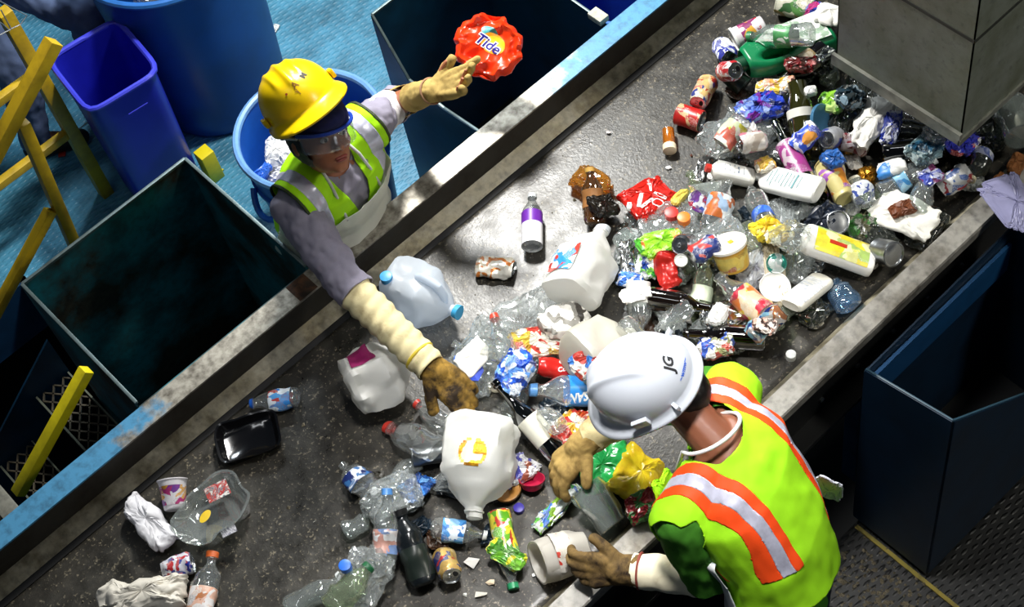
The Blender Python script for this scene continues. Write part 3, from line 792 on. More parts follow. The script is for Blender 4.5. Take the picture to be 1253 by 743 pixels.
def k_tub(H=.1, r0=.038, r1=.048, mat=None, lid=None, tiltlid=0, seed=0, inside=True, amp=.001, printed_m=None, name='plastic_tub'):
    pc = Piece(name); mat = mat or plain('#e6e6df', .4)
    pr = [(.004, 0), (0, r0*.9), (.003, r0)]+[(H*i/8, r0+(r1-r0)*i/8) for i in range(1, 9)]+[(H, r1*1.05), (H+.003, r1*1.05), (H+.003, r1*.97), (H*.5, (r0+r1)/2-.0015), (.006, r0-.002), (.006, 0)]
    pc.add('body', lathe(pr, 32), mat)
    if printed_m: pc.add('label', lathe([(H*(.15+.65*i/5), r0+(r1-r0)*(.15+.65*i/5)+.0008) for i in range(6)], 32), printed_m, smooth=180)
    if lid: pc.add('lid', lathe([(H-.002, r1*1.09), (H+.006, r1*1.09), (H+.007, r1*.98), (H+.003, r1*.93), (H+.003, 0)], 32), lid)
    return crush(pc, amp, 18, seed, 1, 0, 0, H) if amp else pc
def up(pc):
    """turn a piece that stands so that its axis points up"""
    M = Matrix.Rotation(-PI/2, 4, 'Y')
    return pc.deform(lambda v: M @ v)
def k_lid(r=.045, mat=None, seed=0, style=0, name='plastic_disc', amp=.002):
    pc = Piece(name); mat = mat or CAPW
    pr = [(0, r), (.0, r*1.02), (.008, r*1.02), (.009, r*.96), (.006, r*.9), (.006, r*.55), (.0045, r*.5), (.0045, 0)] if style == 0 else [(0, r*1.0), (.002, r*1.02), (.003, r*.97), (.001, r*.93), (.001, r*.7), (.002, r*.66), (.002, 0)]
    V, Fc = lathe(pr, 32); V2, F2 = lathe([(a-.0012, b) for a, b in pr], 32)
    n = len(V); g = (list(V)+list(V2), list(Fc)+[tuple(reversed([i+n for i in q])) for q in F2])
    pc.add('disc', g, mat, smooth=50); up(pc)
    s2 = seed
    return pc.deform(lambda v: v+V3((0, 0, noise.noise(V3((v.x*14+s2, v.y*14, s2)))*amp*3+v.x*v.x*amp*60)))
def k_cap(r=.014, h=.012, col='#2a5fd0', name='bottle_cap'):
    pc = Piece(name); pc.add('shell', lathe([(0, r*.9), (0, r), (h, r), (h+.001, r*.86), (h+.001, 0)], 20), plain(col, .4)); up(pc); return pc
def k_bag(L, W, H, mat, seed=0, amp=.010, freq=16, name='plastic_bag', pw=.55, taper=0, dents=1.0, res=44, soft=False):
    """crumpled film or paper: closed wrinkled sheet"""
    pc = Piece(name); V, Fc = [], []; n = max(26, min(96, int((L+W)*2/.0085))); m = max(12, n//3); rj = random.Random(seed*77+1)
    for i in range(m+1):
        ph = -PI/2+PI*i/m
        for k in range(n):
            t = 2*PI*k/n; c, s_ = math.cos(t), math.sin(t); e = pw
            x = math.copysign(abs(c)**e, c)*max(0, math.cos(ph))**.6; y = math.copysign(abs(s_)**e, s_)*max(0, math.cos(ph))**.6
            z = math.copysign(abs(math.sin(ph))**.8, math.sin(ph))
            v = V3((x*L/2, y*W/2*(1-taper*x), z*H/2))
            d = crinkle(v, freq, seed, amp*dents)
            d2 = crinkle(v, freq*2.3, seed+11, amp*.35*dents)
            ol = 1+.20*noise.noise(V3((math.cos(t)*1.6+seed, math.sin(t)*1.6, seed*.7)))+.12*noise.noise(V3((math.cos(t)*4+seed, math.sin(t)*4, seed)))
            v = V3((v.x*ol, v.y*ol, v.z))
            jt = min(amp*.30, .0030)*dents*(.25 if soft else 1)
            v = v+d*.8+d2+V3((rj.uniform(-jt, jt), rj.uniform(-jt, jt), rj.uniform(-jt, jt)*1.3))
            V.append(v)
    for i in range(m):
        for k in range(n):
            k2 = (k+1) % n; a_, b_, c_, d_ = i*n+k, i*n+k2, (i+1)*n+k2, (i+1)*n+k
            if (i+k) % 2: Fc += [(a_, b_, c_), (a_, c_, d_)]
            else: Fc += [(a_, b_, d_), (b_, c_, d_)]
    Fc.append(tuple(reversed(range(n)))); Fc.append(tuple(m*n+k for k in range(n)))
    pc.add('sheet', (V, Fc), mat, smooth=60 if soft else 16); pc.deform(lambda v: v+V3((L/2, 0, 0)))
    return pc
def k_tray(L, W, H, mat, seed=0, wall=.18, flare=.8, name='food_tray', amp=.002, n=5, inner=None):
    pc = Piece(name); q = sq(n)
    def ring(k, z): return [V3((L/2*k*math.cos(a)*q(a, 0)[0], W/2*k*math.sin(a)*q(a, 0)[0], z)) for a in [2*PI*i/40 for i in range(40)]]
    R = [(flare, 0), (flare+.03, .003), (.95, H-.004), (1.0, H), (1.0, H+.0015), (.93, H), (flare-.01, .006), (flare-.04, .004)]
    V, Fc = [], []
    for k, z in R: V += ring(k, z)
    for i in range(len(R)-1):
        for j in range(40): j2 = (j+1) % 40; Fc.append((i*40+j, i*40+j2, (i+1)*40+j2, (i+1)*40+j))
    Fc.append(tuple(reversed(range(40)))); Fc.append(tuple((len(R)-1)*40+j for j in range(40)))
    pc.add('shell', (V, Fc), mat, smooth=45)
    return pc.deform(lambda v: v+V3((L/2, 0, 0))+noise.noise_vector(v*16.0+V3((seed, seed, 0)))*amp*2)
def k_carton(L, W, H, mat, seed=0, amp=.006, name='carton'):
    bm = bmesh.new(); bmesh.ops.create_cube(bm, size=1); bmesh.ops.subdivide_edges(bm, edges=bm.edges[:], cuts=9, use_grid_fill=True)
    V = [V3(((v.co.x+.5)*L, v.co.y*W, v.co.z*H))+crinkle(V3((v.co.x*L, v.co.y*W, v.co.z*H)), 14, seed, amp) for v in bm.verts]
    bm.verts.index_update(); Fc = [tuple(v.index for v in f.verts) for f in bm.faces]; bm.free()
    pc = Piece(name); pc.add('board', (V, Fc), mat, smooth=30); return pc
def k_shard(s, mat, seed=0, name='fragment'):
    rs = random.Random(seed); bm = bmesh.new()
    for i in range(9): bm.verts.new((rs.uniform(0, s), rs.uniform(-s*.35, s*.35), rs.uniform(0, s*.3)))
    bmesh.ops.convex_hull(bm, input=bm.verts[:]); bmesh.ops.delete(bm, geom=[v for v in bm.verts if not v.link_faces], context='VERTS')
    V = [v.co.copy() for v in bm.verts]; bm.verts.index_update(); Fc = [tuple(v.index for v in f.verts) for f in bm.faces]; bm.free()
    pc = Piece(name); pc.add('piece', (V, Fc), mat, smooth=None); return pc

def footprint(pts, zs):
    """per cell: lowest and highest z"""
    lo, hi = {}, {}
    for (x, y), z in zip(pts, zs):
        k = (int((x-GX0)/GS), int((y-GY0)/GS))
        if k not in lo or z < lo[k]: lo[k] = z
        if k not in hi or z > hi[k]: hi[k] = z
    return lo, hi
def support(k):
    if 0 <= k[0] < HF.shape[0] and 0 <= k[1] < HF.shape[1]: return float(HF[k])
    return BELT
PLACED = []
def put(pc, p0, p1, label, cat, name=None, roll=0, tilt=0, yaw=0, group=None, L=None, air=None, nest=.80, text=None, fit=True, dz=0, base=None, solidtop=True, pull=0):
    """lay a piece on whatever already lies there; p0 = its foot, p1 = its top, both where the photo shows them"""
    name = name or pc.name
    allV = [v for p in pc.parts for v in p['V']]
    xs = [v.x for v in allV]; x0, x1 = min(xs), max(xs); cx_ = (x0+x1)/2
    zg = .89 if air is None else air
    tl = math.radians(tilt); z = None
    for it in range(3):
        zc = zg
        a, b = at(*p0, z=zc), at(*p1, z=zc); d = b-a; d.z = 0
        ln = d.length; yw = math.atan2(d.y, d.x)+math.radians(yaw)
        mid = (a+b)/2
        R = Matrix.Rotation(yw, 4, 'Z') @ Matrix.Rotation(-tl, 4, 'Y') @ Matrix.Rotation(math.radians(roll), 4, 'X') @ Matrix.Translation((-cx_, 0, 0))
        W = [R @ v for v in allV]
        pts = [(w.x+mid.x, w.y+mid.y) for w in W]
        if air is not None: z = air; break
        lo, hi = footprint(pts, [w.z for w in W])
        need = sorted((support(k)-lz) for k, lz in lo.items())
        z = float(need[min(len(need)-1, int(len(need)*nest))])
        # nothing may sink into the belt itself
        z = float(max(z, BELT+.0008-min(lo.values())))
        if it == 0 and tilt == 0 and ln > .09 and max(support(k) for k in lo) > BELT+.02 and not base:
            h = {0: [], 1: []}
            ca, sa = math.cos(yw), math.sin(yw)
            for k, lz in lo.items():
                x = (k[0]+.5)*GS+GX0-mid.x; y = (k[1]+.5)*GS+GY0-mid.y; h[1 if x*ca+y*sa > 0 else 0].append(support(k)-lz)
            if h[0] and h[1]:
                ha, hb = [sorted(q)[int(len(q)*nest*.98)] for q in (h[0], h[1])]
                tl = max(-.38, min(.38, math.atan2(hb-ha, (x1-x0)*.6)))
        zg = z
        if it < 1 and False: break
    z += dz
    M = Matrix.Translation((mid.x, mid.y, z)) @ R
    if air is None:
        lo, hi = footprint(pts, [w.z+z for w in W])
        for k, hz_ in hi.items():
            if 0 <= k[0] < HF.shape[0] and 0 <= k[1] < HF.shape[1]: HF[k] = max(HF[k], hz_-.004 if solidtop else min(hz_, BELT+.01))
    zb = min(w.z for w in W)+z
    root_loc = V3((mid.x, mid.y, zb))
    single = len(pc.parts) == 1
    inv = Matrix.Translation(-root_loc) @ M
    # keep a local frame along the piece so that patterns follow it
    Rl = M.to_3x3().normalized().to_4x4(); RM = Matrix.Translation(root_loc) @ Rl; inv = RM.inverted() @ M
    if single:
        p = pc.parts[0]; o = mesh_obj(name, [inv @ v for v in p['V']], p['F'], p['mat'], None, p['smooth']); o.matrix_world = RM; root = o; objs = [o]
    else:
        root = empty(name, M=RM); objs = []
        for p in pc.parts:
            par = root if p['sub'] is None else objs[p['sub']]
            o = mesh_obj(p['name'], [inv @ v for v in p['V']], p['F'], p['mat'], par, p['smooth'])
            if p['label']: o['label'] = p['label']
            objs.append(o)
    tag(root, label, cat, group)
    root['_inv'] = 0
    del root['_inv']
    PLACED.append((root, label))
    return root, objs, inv
def print_text(res, i, s, c, n, up_, size, mat, shear=0, bold=0, sub=True, lift=.0015):
    root, objs, inv = res; R3 = inv.to_3x3()
    par = objs[i]
    return lettering('lettering', s, par, inv @ V3(c), R3 @ V3(n), R3 @ V3(up_), size, mat, par, shear, bold, lift)
# ------------------------------------------------------------------ every piece of rubbish, lowest first
def D(p0, p1, z=.89): return (at(*p0, z=z)-at(*p1, z=z)).length
PET = clear(); PETD = clear('#dfe6e2', .3, .12); PETG = clear('#d9e6cf', .3, .12, .07, '#d5dfc4'); FILM = clear('#f4f6f6', .40, .20, .10)
FILMW = clear('#e9ecec', .3, .38, .15); GREENC = clear('#8fc08a', .4, .15, .05, '#4c8a4c'); BLUEC = clear('#a9cbe8', .35, .14, .06, '#86b3dc')
SMOKE = clear('#8c9188', .4, .14, .06, '#6c7168')
JUG = frosted('#e4eaee', .18); JUGW = frosted('#eeeeea', .08); JUGG = frosted('#d6d3c6', .12)
WHITE = plain('#e9e9e6', .55, 0, .5, .3, 20); PAPER = plain('#e6e4de', .85, 0, .2, .3, 18, .001)
FOIL = plain('#d5d7d8', .18, 1, .5, .2, 30)
def bot(p0, p1, r, lab, cat='bottle', **kw):
    pk = {k: kw.pop(k) for k in ('roll', 'tilt', 'air', 'nest', 'name', 'dz', 'group') if k in kw}
    return put(k_bottle(D(p0, p1), r, **kw), p0, p1, lab, cat, **pk)
def can(p0, p1, lab, wall, tilt=0, roll=0, cat='can', L=None, nest=.8, name=None, **kw):
    return put(k_can(L or max(.085, D(p0, p1)), kw.pop('r', .033), wall, **kw), p0, p1, lab, cat, tilt=tilt, roll=roll, nest=nest, name=name)
def bag(p0, p1, W, H, mat, lab, cat='bag', name='plastic_bag', tilt=0, nest=.7, roll=0, air=None, **kw):
    return put(k_bag(D(p0, p1), W, H, mat, name=name, **kw), p0, p1, lab, cat, tilt=tilt, nest=nest, roll=roll, air=air)

# ============ broken bits that fill the gaps of the heap: nothing tells one from the next
def inside(px, py, poly):
    c = False; n = len(poly)
    for i in range(n):
        (x0_, y0_), (x1_, y1_) = poly[i], poly[i-1]
        if (y0_ > py) != (y1_ > py) and px < (x1_-x0_)*(py-y0_)/(y1_-y0_)+x0_: c = not c
    return c
HEAP = [(905, 60), (1010, 60), (1165, 165), (1235, 150), (1215, 195), (1120, 270), (1010, 370), (960, 420), (860, 435), (760, 400), (750, 350), (765, 290), (850, 215), (860, 150), (905, 110)]
HEAP2 = [(560, 400), (700, 380), (740, 420), (720, 480), (700, 560), (660, 640), (500, 700), (420, 720), (430, 600), (520, 540)]
rs = random.Random(21)
FK = [('clear_film_scrap', 'film', 'torn clear film wedged between other rubbish, @', 'film scraps low in the right heap'),
      ('crushed_clear_bottle', 'bottle', 'crushed clear bottle without label, @', 'crushed clear bottles low in the right heap'),
      ('dark_scrap', 'scrap', 'dark dirty scrap at the bottom, @', 'dark scraps at the bottom of the right heap'),
      ('pale_scrap', 'scrap', 'small pale scrap at the bottom, @', 'pale scraps at the bottom of the right heap')]
def filler(poly, n, where, x0_, x1_, y0_, y1_):
    k = 0
    while k < n:
        px, py = rs.uniform(x0_, x1_), rs.uniform(y0_, y1_)
        if not inside(px, py, poly): continue
        k += 1; a = rs.uniform(0, 2*PI); r_ = rs.random(); kind = 0 if r_ < .36 else 1 if r_ < .62 else 2 if r_ < .84 else 3
        ln = (22, 26, 20, 13)[kind]*rs.uniform(.7, 1.15); p0, p1 = (px-math.cos(a)*ln, py-math.sin(a)*ln), (px+math.cos(a)*ln, py+math.sin(a)*ln)
        nm, ct, lb, gp = FK[kind]; lb = lb.replace('@', where); gp = gp.replace('right heap', 'right heap' if x0_ > 700 else 'middle heap')
        sd = rs.randrange(900)
        if kind == 0: pc = k_bag(D(p0, p1), rs.uniform(.05, .09), .03, rs.choice([FILM, FILMW, SMOKE, FILM]), sd, .016, 16, nm)
        elif kind == 1: pc = k_bottle(D(p0, p1), rs.uniform(.028, .034), rs.choice([PET, PETD, PETG]), None, '#dddddd', seed=sd % 50, amp=.007, flat=.7, capon=False); pc.name = nm
        elif kind == 2: pc = k_bag(D(p0, p1), rs.uniform(.04, .07), .02, rs.choice([plain('#1a1c20', .3), plain('#2c2a22', .5), plain('#12202c', .3), plain('#3a2414', .4)]), sd, .012, 16, nm)
        else: pc = k_bag(D(p0, p1), rs.uniform(.03, .05), .015, rs.choice([PAPER, WHITE, FOIL, plain('#c4bca8', .6)]), sd, .008, 18, nm)
        put(pc, p0, p1, lb, ct, nest=.5, group=gp)
filler(HEAP, 95, 'in the heap left of and below the hopper', 750, 1240, 60, 440)
filler(HEAP2, 30, 'in the heap between the two workers', 420, 745, 380, 720)

# ============ lower left, on the bare belt
r_ = bot((366, 486), (306, 494), .034, 'small squashed water bottle with blue label and blue cap above the black tray', label=printed(['#2f86d6', '#e8f0f8', '#4fa4e6', '#b8342f'], 14, seed=1), cap='#1e62c8', band=(.15, .6), seed=2, amp=.005, flat=.7, neck=.4)
put(k_tray(D((268, 552), (345, 528)), .145, .035, plain('#0e0e10', .12, 0, .8, .1), 3, amp=.003), (268, 552), (345, 528), 'glossy black plastic food tray alone on the bare belt', 'tray')
res = put(k_tub(.085, .030, .042, plain('#ece9ee', .4), printed_m=printed(['#ece9ee', '#ece9ee', '#7a3f9c', '#e0a23c', '#b8347c'], 16, seed=5), amp=.002, name='yogurt_cup'), (212, 622), (213, 590), 'white yogurt cup with purple fruit print near the left guard', 'cup', tilt=20)
bag((160, 612), (207, 668), .085, .05, plain('#dedde2', .5, 0, .5, .35, 12), 'crumpled whitish plastic bag left of the clear clamshell', seed=3, amp=.016, soft=True, taper=-.15)
res = put(k_tray(D((228, 665), (300, 600)), .17, .05, clear('#eef2ef', .55, .14, .05), 6, amp=.008, name='clamshell_box', n=4), (228, 665), (300, 600), 'clear plastic clamshell box with oval yellow sticker', 'box')
root, objs, inv = res
for (px, py, sx, sy, m, lb, z_) in ((251, 632, .022, .013, plain('#e6c21c', .5), 'oval yellow sticker', .915), (266, 601, .034, .026, printed(['#a62d2d', '#d9d6d0', '#6d6f78', '#b03a34'], 40, seed=2), 'red and grey price label', .91), (280, 650, .022, .012, printed(['#cfcfd6', '#8f8fa0', '#cfcfd6', '#55556a'], 90, seed=3, stretch=(1, .1, 1)), 'small barcode label', .91)):
    p = at(px, py, z_); V, Fc = ellipsoid((0, 0, 0), (sx, sy, .0008), None, 20) if 'oval' in lb else box(-sx, sx, -sy, sy, -.0008, .0008)
    o = mesh_obj('sticker', [root.matrix_world.inverted() @ (p+Matrix.Rotation(.3 if 'oval' in lb else -.3, 3, 'Z') @ V3(v)) for v in V], Fc, m, root, None); o['label'] = lb
can((200, 700), (236, 688), 'crushed red white and blue drink can left of the orange capped bottle', printed(['#1c2f8c', '#c8cad6', '#b8232b', '#e4e4ea', '#1c2f8c'], 24, seed=4), seed=3, amp=.005, squeeze=.35)
bot((240, 768), (260, 676), .038, 'clear bottle with orange cap cut by the bottom edge left of centre', label=printed(['#e5e0dc', '#e3b6a0', '#e2dede', '#c7773f'], 14, seed=6), cap='#d9662a', band=(.15, .5), seed=5, amp=.004, flat=.8)
bag((120, 740), (228, 722), .10, .06, plain('#e3ddd0', .5, 0, .5, .4, 10), 'off white plastic bag with an orange mark at the bottom left edge', seed=8, amp=.018, soft=True)
bot((350, 748), (418, 706), .036, 'dull clear bottle with white cap at the bottom edge, nearest to the empty belt', body=PETD, cap='#d8dcdc', seed=7, amp=.005, flat=.8)

# ============ lower middle cluster
bot((462, 612), (415, 562), .036, 'crushed clear bottle with navy band, leftmost of the cluster below the brown glove', body=PET, label=printed(['#20306a', '#d8dde8', '#3a6ea8'], 18, seed=2), cap='#e2e4e4', band=(.35, .62), seed=9, amp=.006, flat=.7, capon=False)
put(k_cap(.013, .02, '#dcdfe0'), (453, 606), (467, 606), 'loose white bottle cap beside the crushed bottle with navy band', 'cap')
bag((492, 612), (528, 580), .075, .02, printed(['#1d4f96', '#3a7fd0', '#14306a', '#6aa4dc'], 12, .25, 3), 'blue foil wrapper lying left of the white jug with the gold sticker', 'wrapper', 'foil_wrapper', seed=5, amp=.008)
bag((448, 630), (512, 590), .11, .05, FILM, 'wrinkled clear film between the navy banded bottle and the dark bottle', 'film', 'plastic_film', seed=12, amp=.018)
bot((470, 700), (480, 610), .034, 'clear bottle with reddish print standing next to the black bottle', label=printed(['#d6cfcc', '#b98b80', '#d8dadb', '#6c88b8'], 16, seed=8), cap='#4b86c8', band=(.2, .5), seed=11, amp=.005)
put(k_bottle(D((518, 712), (490, 630)), .040, plain('#12171a', .22, 0, .6, .3), plain('#1c2420', .3), '#0e0f10', (.1, .5), 5, .004, neck=.45), (518, 712), (490, 630), 'nearly black ribbed bottle lying above the gold can', 'bottle')
bot((528, 650), (596, 652), .032, 'clear bottle with icy blue label right of the black bottle', label=printed(['#4a94d6', '#dfeaf4', '#2f6fb8', '#8cc0e8'], 18, seed=9), cap='#d9dddd', band=(.2, .6), seed=13, amp=.005)
res = can((541, 676), (553, 706), 'gold beer can with red and blue label at the bottom centre', printed(['#a88a4a', '#c6a860', '#a32a2a', '#24346e', '#b8975a'], 18, seed=3, metal=.35), seed=6, amp=.003, tilt=24, L=.105)
put(k_shard(.05, PAPER, 5, 'paper_fragment'), (568, 690), (588, 690), 'small white triangular scrap beside the gold can', 'scrap')
bag((420, 742), (470, 680), .13, .09, FILM, 'big crumpled clear bottle wall at the bottom edge left of the gold can', 'film', 'plastic_film', seed=4, amp=.022, freq=20)
bot((400, 742), (455, 694), .04, 'clear bottle with dark green cap at the bottom edge', body=PETG, cap='#1d5c38', seed=15, amp=.007, flat=.8)
put(k_cap(.017, .022, '#2d6fd8'), (415, 698), (435, 698), 'bright blue loose cap left of the dark green capped bottle', 'cap')
bot((613, 628), (627, 718), .034, 'clear green capped bottle with lime and yellow label at the bottom right of centre', label=printed(['#7fbf2a', '#dfd43a', '#e8e8da', '#c8342c', '#e6dc38', '#5fa822'], 16, seed=4), cap='#2f9a66', band=(.02, .55), seed=17, amp=.003)
can((505, 560), (560, 548), 'green rimmed food tin mostly under the white jug with the gold sticker', ALUD, tin=True, seed=3)
put(k_lid(.04, plain('#b07a34', .4), 2), (606, 608), (634, 590), 'amber brown plastic lid tucked right of the white jug', 'lid')
put(k_tub(.025, .028, .036, plain('#a01638', .3), amp=.001, name='small_bowl'), (650, 604), (652, 578), 'small crimson plastic cup between the jug and the man\'s right glove', 'cup', tilt=60)
put(k_cap(.015, .015, '#3a2f9c'), (628, 624), (643, 624), 'dark violet bottle cap on the belt above the lime labelled bottle', 'cap')
bag((615, 592), (650, 560), .09, .03, printed(['#cfd0d4', '#4a4a9c', '#8a4a38', '#d8d8da'], 14, .25, 9), 'white wrapper with violet stripe above the crimson cup', 'wrapper', 'wrapper', seed=7, amp=.010)
bag((655, 648), (708, 596), .05, .03, printed(['#d6dedc', '#3c9a4c', '#4a7ac8', '#e4e8e8', '#9cc84a'], 20, .2, 8), 'thin wrapper striped green blue and white under the man\'s right glove', 'wrapper', 'wrapper', seed=9, amp=.010)

# ============ middle
bot((540, 560), (468, 512), .042, 'large clear bottle with a red cap under the brown work glove', body=PET, cap='#c8382c', seed=19, amp=.006, flat=.85, neck=.42)
bot((560, 532), (508, 494), .036, 'second clear red capped bottle tucked under the brown work glove', body=PET, cap='#c83a2e', seed=20, amp=.005)
put(k_jug(D((428, 478), (508, 440)), .175, JUGW, plain('#8a1a58', .5), seed=3, amp=.012, capon=False, handle=False, nm='milk_jug', lab='magenta label'), (428, 478), (508, 440), 'white squashed jug with magenta label left of the knit sleeve', 'jug', roll=-30)
res = put(k_jug(D((562, 362), (468, 344), .91), .165, frosted('#e3ebf4', .36), None, '#3f9fd0', seed=5, amp=.006, capon=True), (474, 342), (566, 386), 'translucent milk jug with light blue cap by the woman\'s elbow', 'jug', roll=80)
put(k_cap(.019, .022, '#3f9bd6'), (478, 379), (496, 379), 'light blue cap beside the milk jug and the knit sleeve', 'cap')
can((583, 325), (629, 330), 'torn open flat tin with rusty orange inside, alone on the belt', printed(['#c9c2b0', '#d8d4c8', '#b86a24', '#dedad0'], 18, .3, 4, .3), seed=9, amp=.006, squeeze=.55, flat=.7)
res = bot((651, 303), (651, 238), .033, 'clear water bottle with purple and white label standing apart on the belt', label=None, capon=True, cap='#cfd4d6', seed=1, amp=.001, body=PET)
root, objs, inv = res
L_ = D((651, 303), (651, 238))
for nm, a, b, cl in (('label', .02, .40, '#e9e9ec'), ('label', .40, .62, '#6a2aa0')):
    V, Fc = lathe([(L_*(a+(b-a)*i/8), .0337) for i in range(9)], 26); o = mesh_obj(nm, [inv @ v for v in V], Fc, plain(cl, .4), root, 180); o['label'] = 'white paper label' if cl == '#e9e9ec' else 'purple label band'
# the thrown jug's neighbours
bag((705, 212), (742, 238), .09, .045, clear('#e0a850', .4, .25, .08, '#d8a040'), 'translucent amber wrapper above the brown labelled bottle', 'bag', seed=6, amp=.012)
bot((728, 270), (722, 212), .034, 'brown labelled bottle just above the big white jug', body=clear('#7a4a20', .4, .25, .08, '#8a5a2a'), label=plain('#9c6a3a', .5), cap='#caa050', band=(.3, .6), seed=21, amp=.003)
bag((722, 262), (754, 246), .075, .04, plain('#1c1712', .25, 0, .6, .1), 'small black crumpled bag below the amber wrapper', 'bag', seed=16, amp=.010)

# ============ film heap in the centre
bag((592, 440), (690, 370), .20, .05, FILM, 'wide sheet of clear crumpled film in the middle of the belt', 'film', 'plastic_film', seed=21, amp=.022, freq=18, res=64)
bag((560, 470), (625, 400), .16, .05, FILM, 'second sheet of clear crumpled film beside the knit glove', 'film', 'plastic_film', seed=22, amp=.022, freq=18, res=56)
bot((632, 468), (604, 388), .036, 'clear bottle with red cap standing out of the clear film', body=PET, cap='#c8432e', seed=23, amp=.004)
bot((622, 440), (552, 412), .034, 'squashed clear bottle lying next to the brown work glove', body=PET, cap='#dfe3e4', seed=24, amp=.008, flat=.6, capon=False)
put(k_shard(.055, plain('#2f6fd6', .35), 3, 'plastic_fragment'), (556, 448), (575, 432), 'bright blue plastic fragment next to the brown work glove', 'fragment')
bag((567, 470), (602, 446), .085, .012, PAPER, 'blank white piece of paper at the glove\'s fingertips', 'paper', 'paper_sheet', seed=31, soft=True, amp=.005)
put(k_shard(.07, plain('#3a55d0', .3), 13, 'plastic_fragment'), (586, 498), (594, 462), 'royal blue plastic fragment below the blank white paper', 'fragment')
bag((622, 430), (690, 408), .10, .025, printed(['#e0ddcf', '#e4e0d4', '#c4a838', '#e4e0d4', '#b8382c'], 11, .3, 12), 'flat yellow and cream wrapper lying on the clear film', 'wrapper', 'wrapper', seed=14, amp=.010)
bag((620, 500), (655, 460), .10, .05, printed(['#2b5fd0', '#6aa0e6', '#1a3f9c', '#dce6f4'], 18, .2, 3), 'blue crumpled wrapper left of the silver topped red can', 'wrapper', 'wrapper', seed=15, amp=.014)
RED_CAN = can((722, 452), (656, 454), 'red drink can with white lettering and its silver end facing left', plain('#c4221c', .25, .2, .5, .15), seed=10, amp=.003, squeeze=.2, roll=30)
put(k_glass(D((695, 560), (606, 476)), .036, '#12140c', label=plain('#d9d8ca', .5), band=(.28, .55)), (695, 560), (606, 476), 'long black green glass bottle with white label right of the gold sticker jug', 'bottle')
bot((688, 530), (655, 498), .030, 'small clear bottle below the bottle with the large blue label', body=PET, seed=26, amp=.004, capon=False)
bag((680, 548), (725, 500), .09, .03, printed(['#dcd8d0', '#b82c24', '#e0dcd6', '#d8a62c'], 14, .3, 5), 'red yellow and white wrapper beside the man\'s right glove', 'wrapper', 'wrapper', seed=17, amp=.012)
BLUE_BOT = bot((762, 470), (648, 486), .046, 'clear water bottle with large sky blue label left of the white hard hat', label=plain('#2a8ade', .35, 0, .5, .1), cap='#5b93cf', band=(.10, .60), seed=27, amp=.003)
bag((660, 408), (720, 378), .10, .045, printed(['#dcdad4', '#8c8a84', '#e2e0da', '#3a3632'], 10, .4, 2), 'grey and white crumpled bag under the tumbling white jug', 'bag', seed=19, amp=.016, soft=True)
put(k_jug(D((700, 452), (778, 402)), .16, JUGG, None, seed=7, amp=.006, capon=False, handle=False, nm='plastic_jug'), (706, 450), (772, 402), 'dull greyish squashed jug partly behind the white hard hat', 'jug')
bag((712, 448), (735, 470), .10, .03, printed(['#d8d4cc', '#a4342c', '#dedad4', '#2f6fb8'], 12, .3, 15), 'white wrapper with dark red line between grey jug and blue labelled bottle', 'wrapper', 'wrapper', seed=23, amp=.010)
bag((735, 545), (745, 600), .15, .07, plain('#2cb05a', .18, 0, .6, .3, 30, 0, '#0f6a30'), 'bright green crumpled bag by the man\'s chest', 'bag', seed=24, amp=.016, soft=True)
bag((752, 575), (806, 592), .15, .07, plain('#f0d428', .22, 0, .6, .45, 30, 0, '#c8701c'), 'yellow crumpled bag against the man\'s vest', 'bag', seed=25, amp=.016, soft=True)
bag((765, 625), (805, 615), .09, .03, printed(['#8c1f2a', '#3a7a3c', '#a8343c'], 12, .3, 3), 'dark red and green wrapper under the yellow bag by the rail', 'wrapper', 'wrapper', seed=26, amp=.010)
bag((600, 668), (640, 690), .06, .02, printed(['#4a8a2a', '#d4d030', '#6aa834'], 12, .3, 4), 'lime scrap under the lime labelled bottle', 'wrapper', 'wrapper', seed=27, amp=.010)

# ============ the pile on the right: lower layer first
bag((768, 350), (768, 300), .05, .04, FOIL, 'silver foil crumple next to the big flying jug', 'foil', 'foil_ball', seed=28, amp=.010)
bag((785, 340), (806, 305), .085, .04, printed(['#2f9a3c', '#dfe6de', '#7ac84a', '#1f3f8c', '#e4e8e8'], 16, .25, 6), 'green and white crumpled wrapper between the silver foil and the red can', 'wrapper', 'wrapper', seed=29, amp=.014)
bag((755, 345), (790, 352), .05, .03, printed(['#3a6fd0', '#dfe4f0', '#5a94e0'], 18, .25, 7), 'blue and white wrapper under the white labelled bottle', 'wrapper', 'wrapper', seed=30, amp=.010)
bag((790, 290), (850, 262), .15, .03, FILM, 'clear film below the red crisp bag', 'film', 'plastic_film', seed=33, amp=.016)
bot((760, 400), (800, 432), .034, 'clear ribbed bottle peeping out above the white hard hat', body=PET, seed=34, amp=.003, capon=False)
put(k_glass(D((935, 412), (835, 408)), .036, '#2a1206', label=None), (935, 414), (838, 408), 'very dark brown bottle, lower of the two brown bottles above the white hard hat', 'bottle')
bag((850, 430), (900, 428), .08, .04, printed(['#d8d6d2', '#b03a2c', '#3a5ab0', '#e2e0dc', '#8a8c60'], 16, .35, 8), 'white red and blue scraps between hard hat and vest shoulder', 'wrapper', 'wrapper', seed=35, amp=.014)
bot((852, 378), (868, 318), .034, 'pale green clear bottle next to the red crushed can', body=PETG, cap='#c8d8b0', seed=36, amp=.003, neck=.3, label=plain('#cfdcc0', .4), band=(.2, .45))
bag((862, 405), (910, 372), .10, .05, FOIL, 'silver foil crumple between the yellow labelled bottle and the brown bottles', 'foil', 'foil_ball', seed=37, amp=.016)
bag((905, 345), (945, 318), .10, .05, printed(['#c9ccd2', '#a9a9b4', '#dfe0e4'], 10, .3, 9), 'pale grey bag between the two round white lids', 'bag', seed=38, amp=.012)
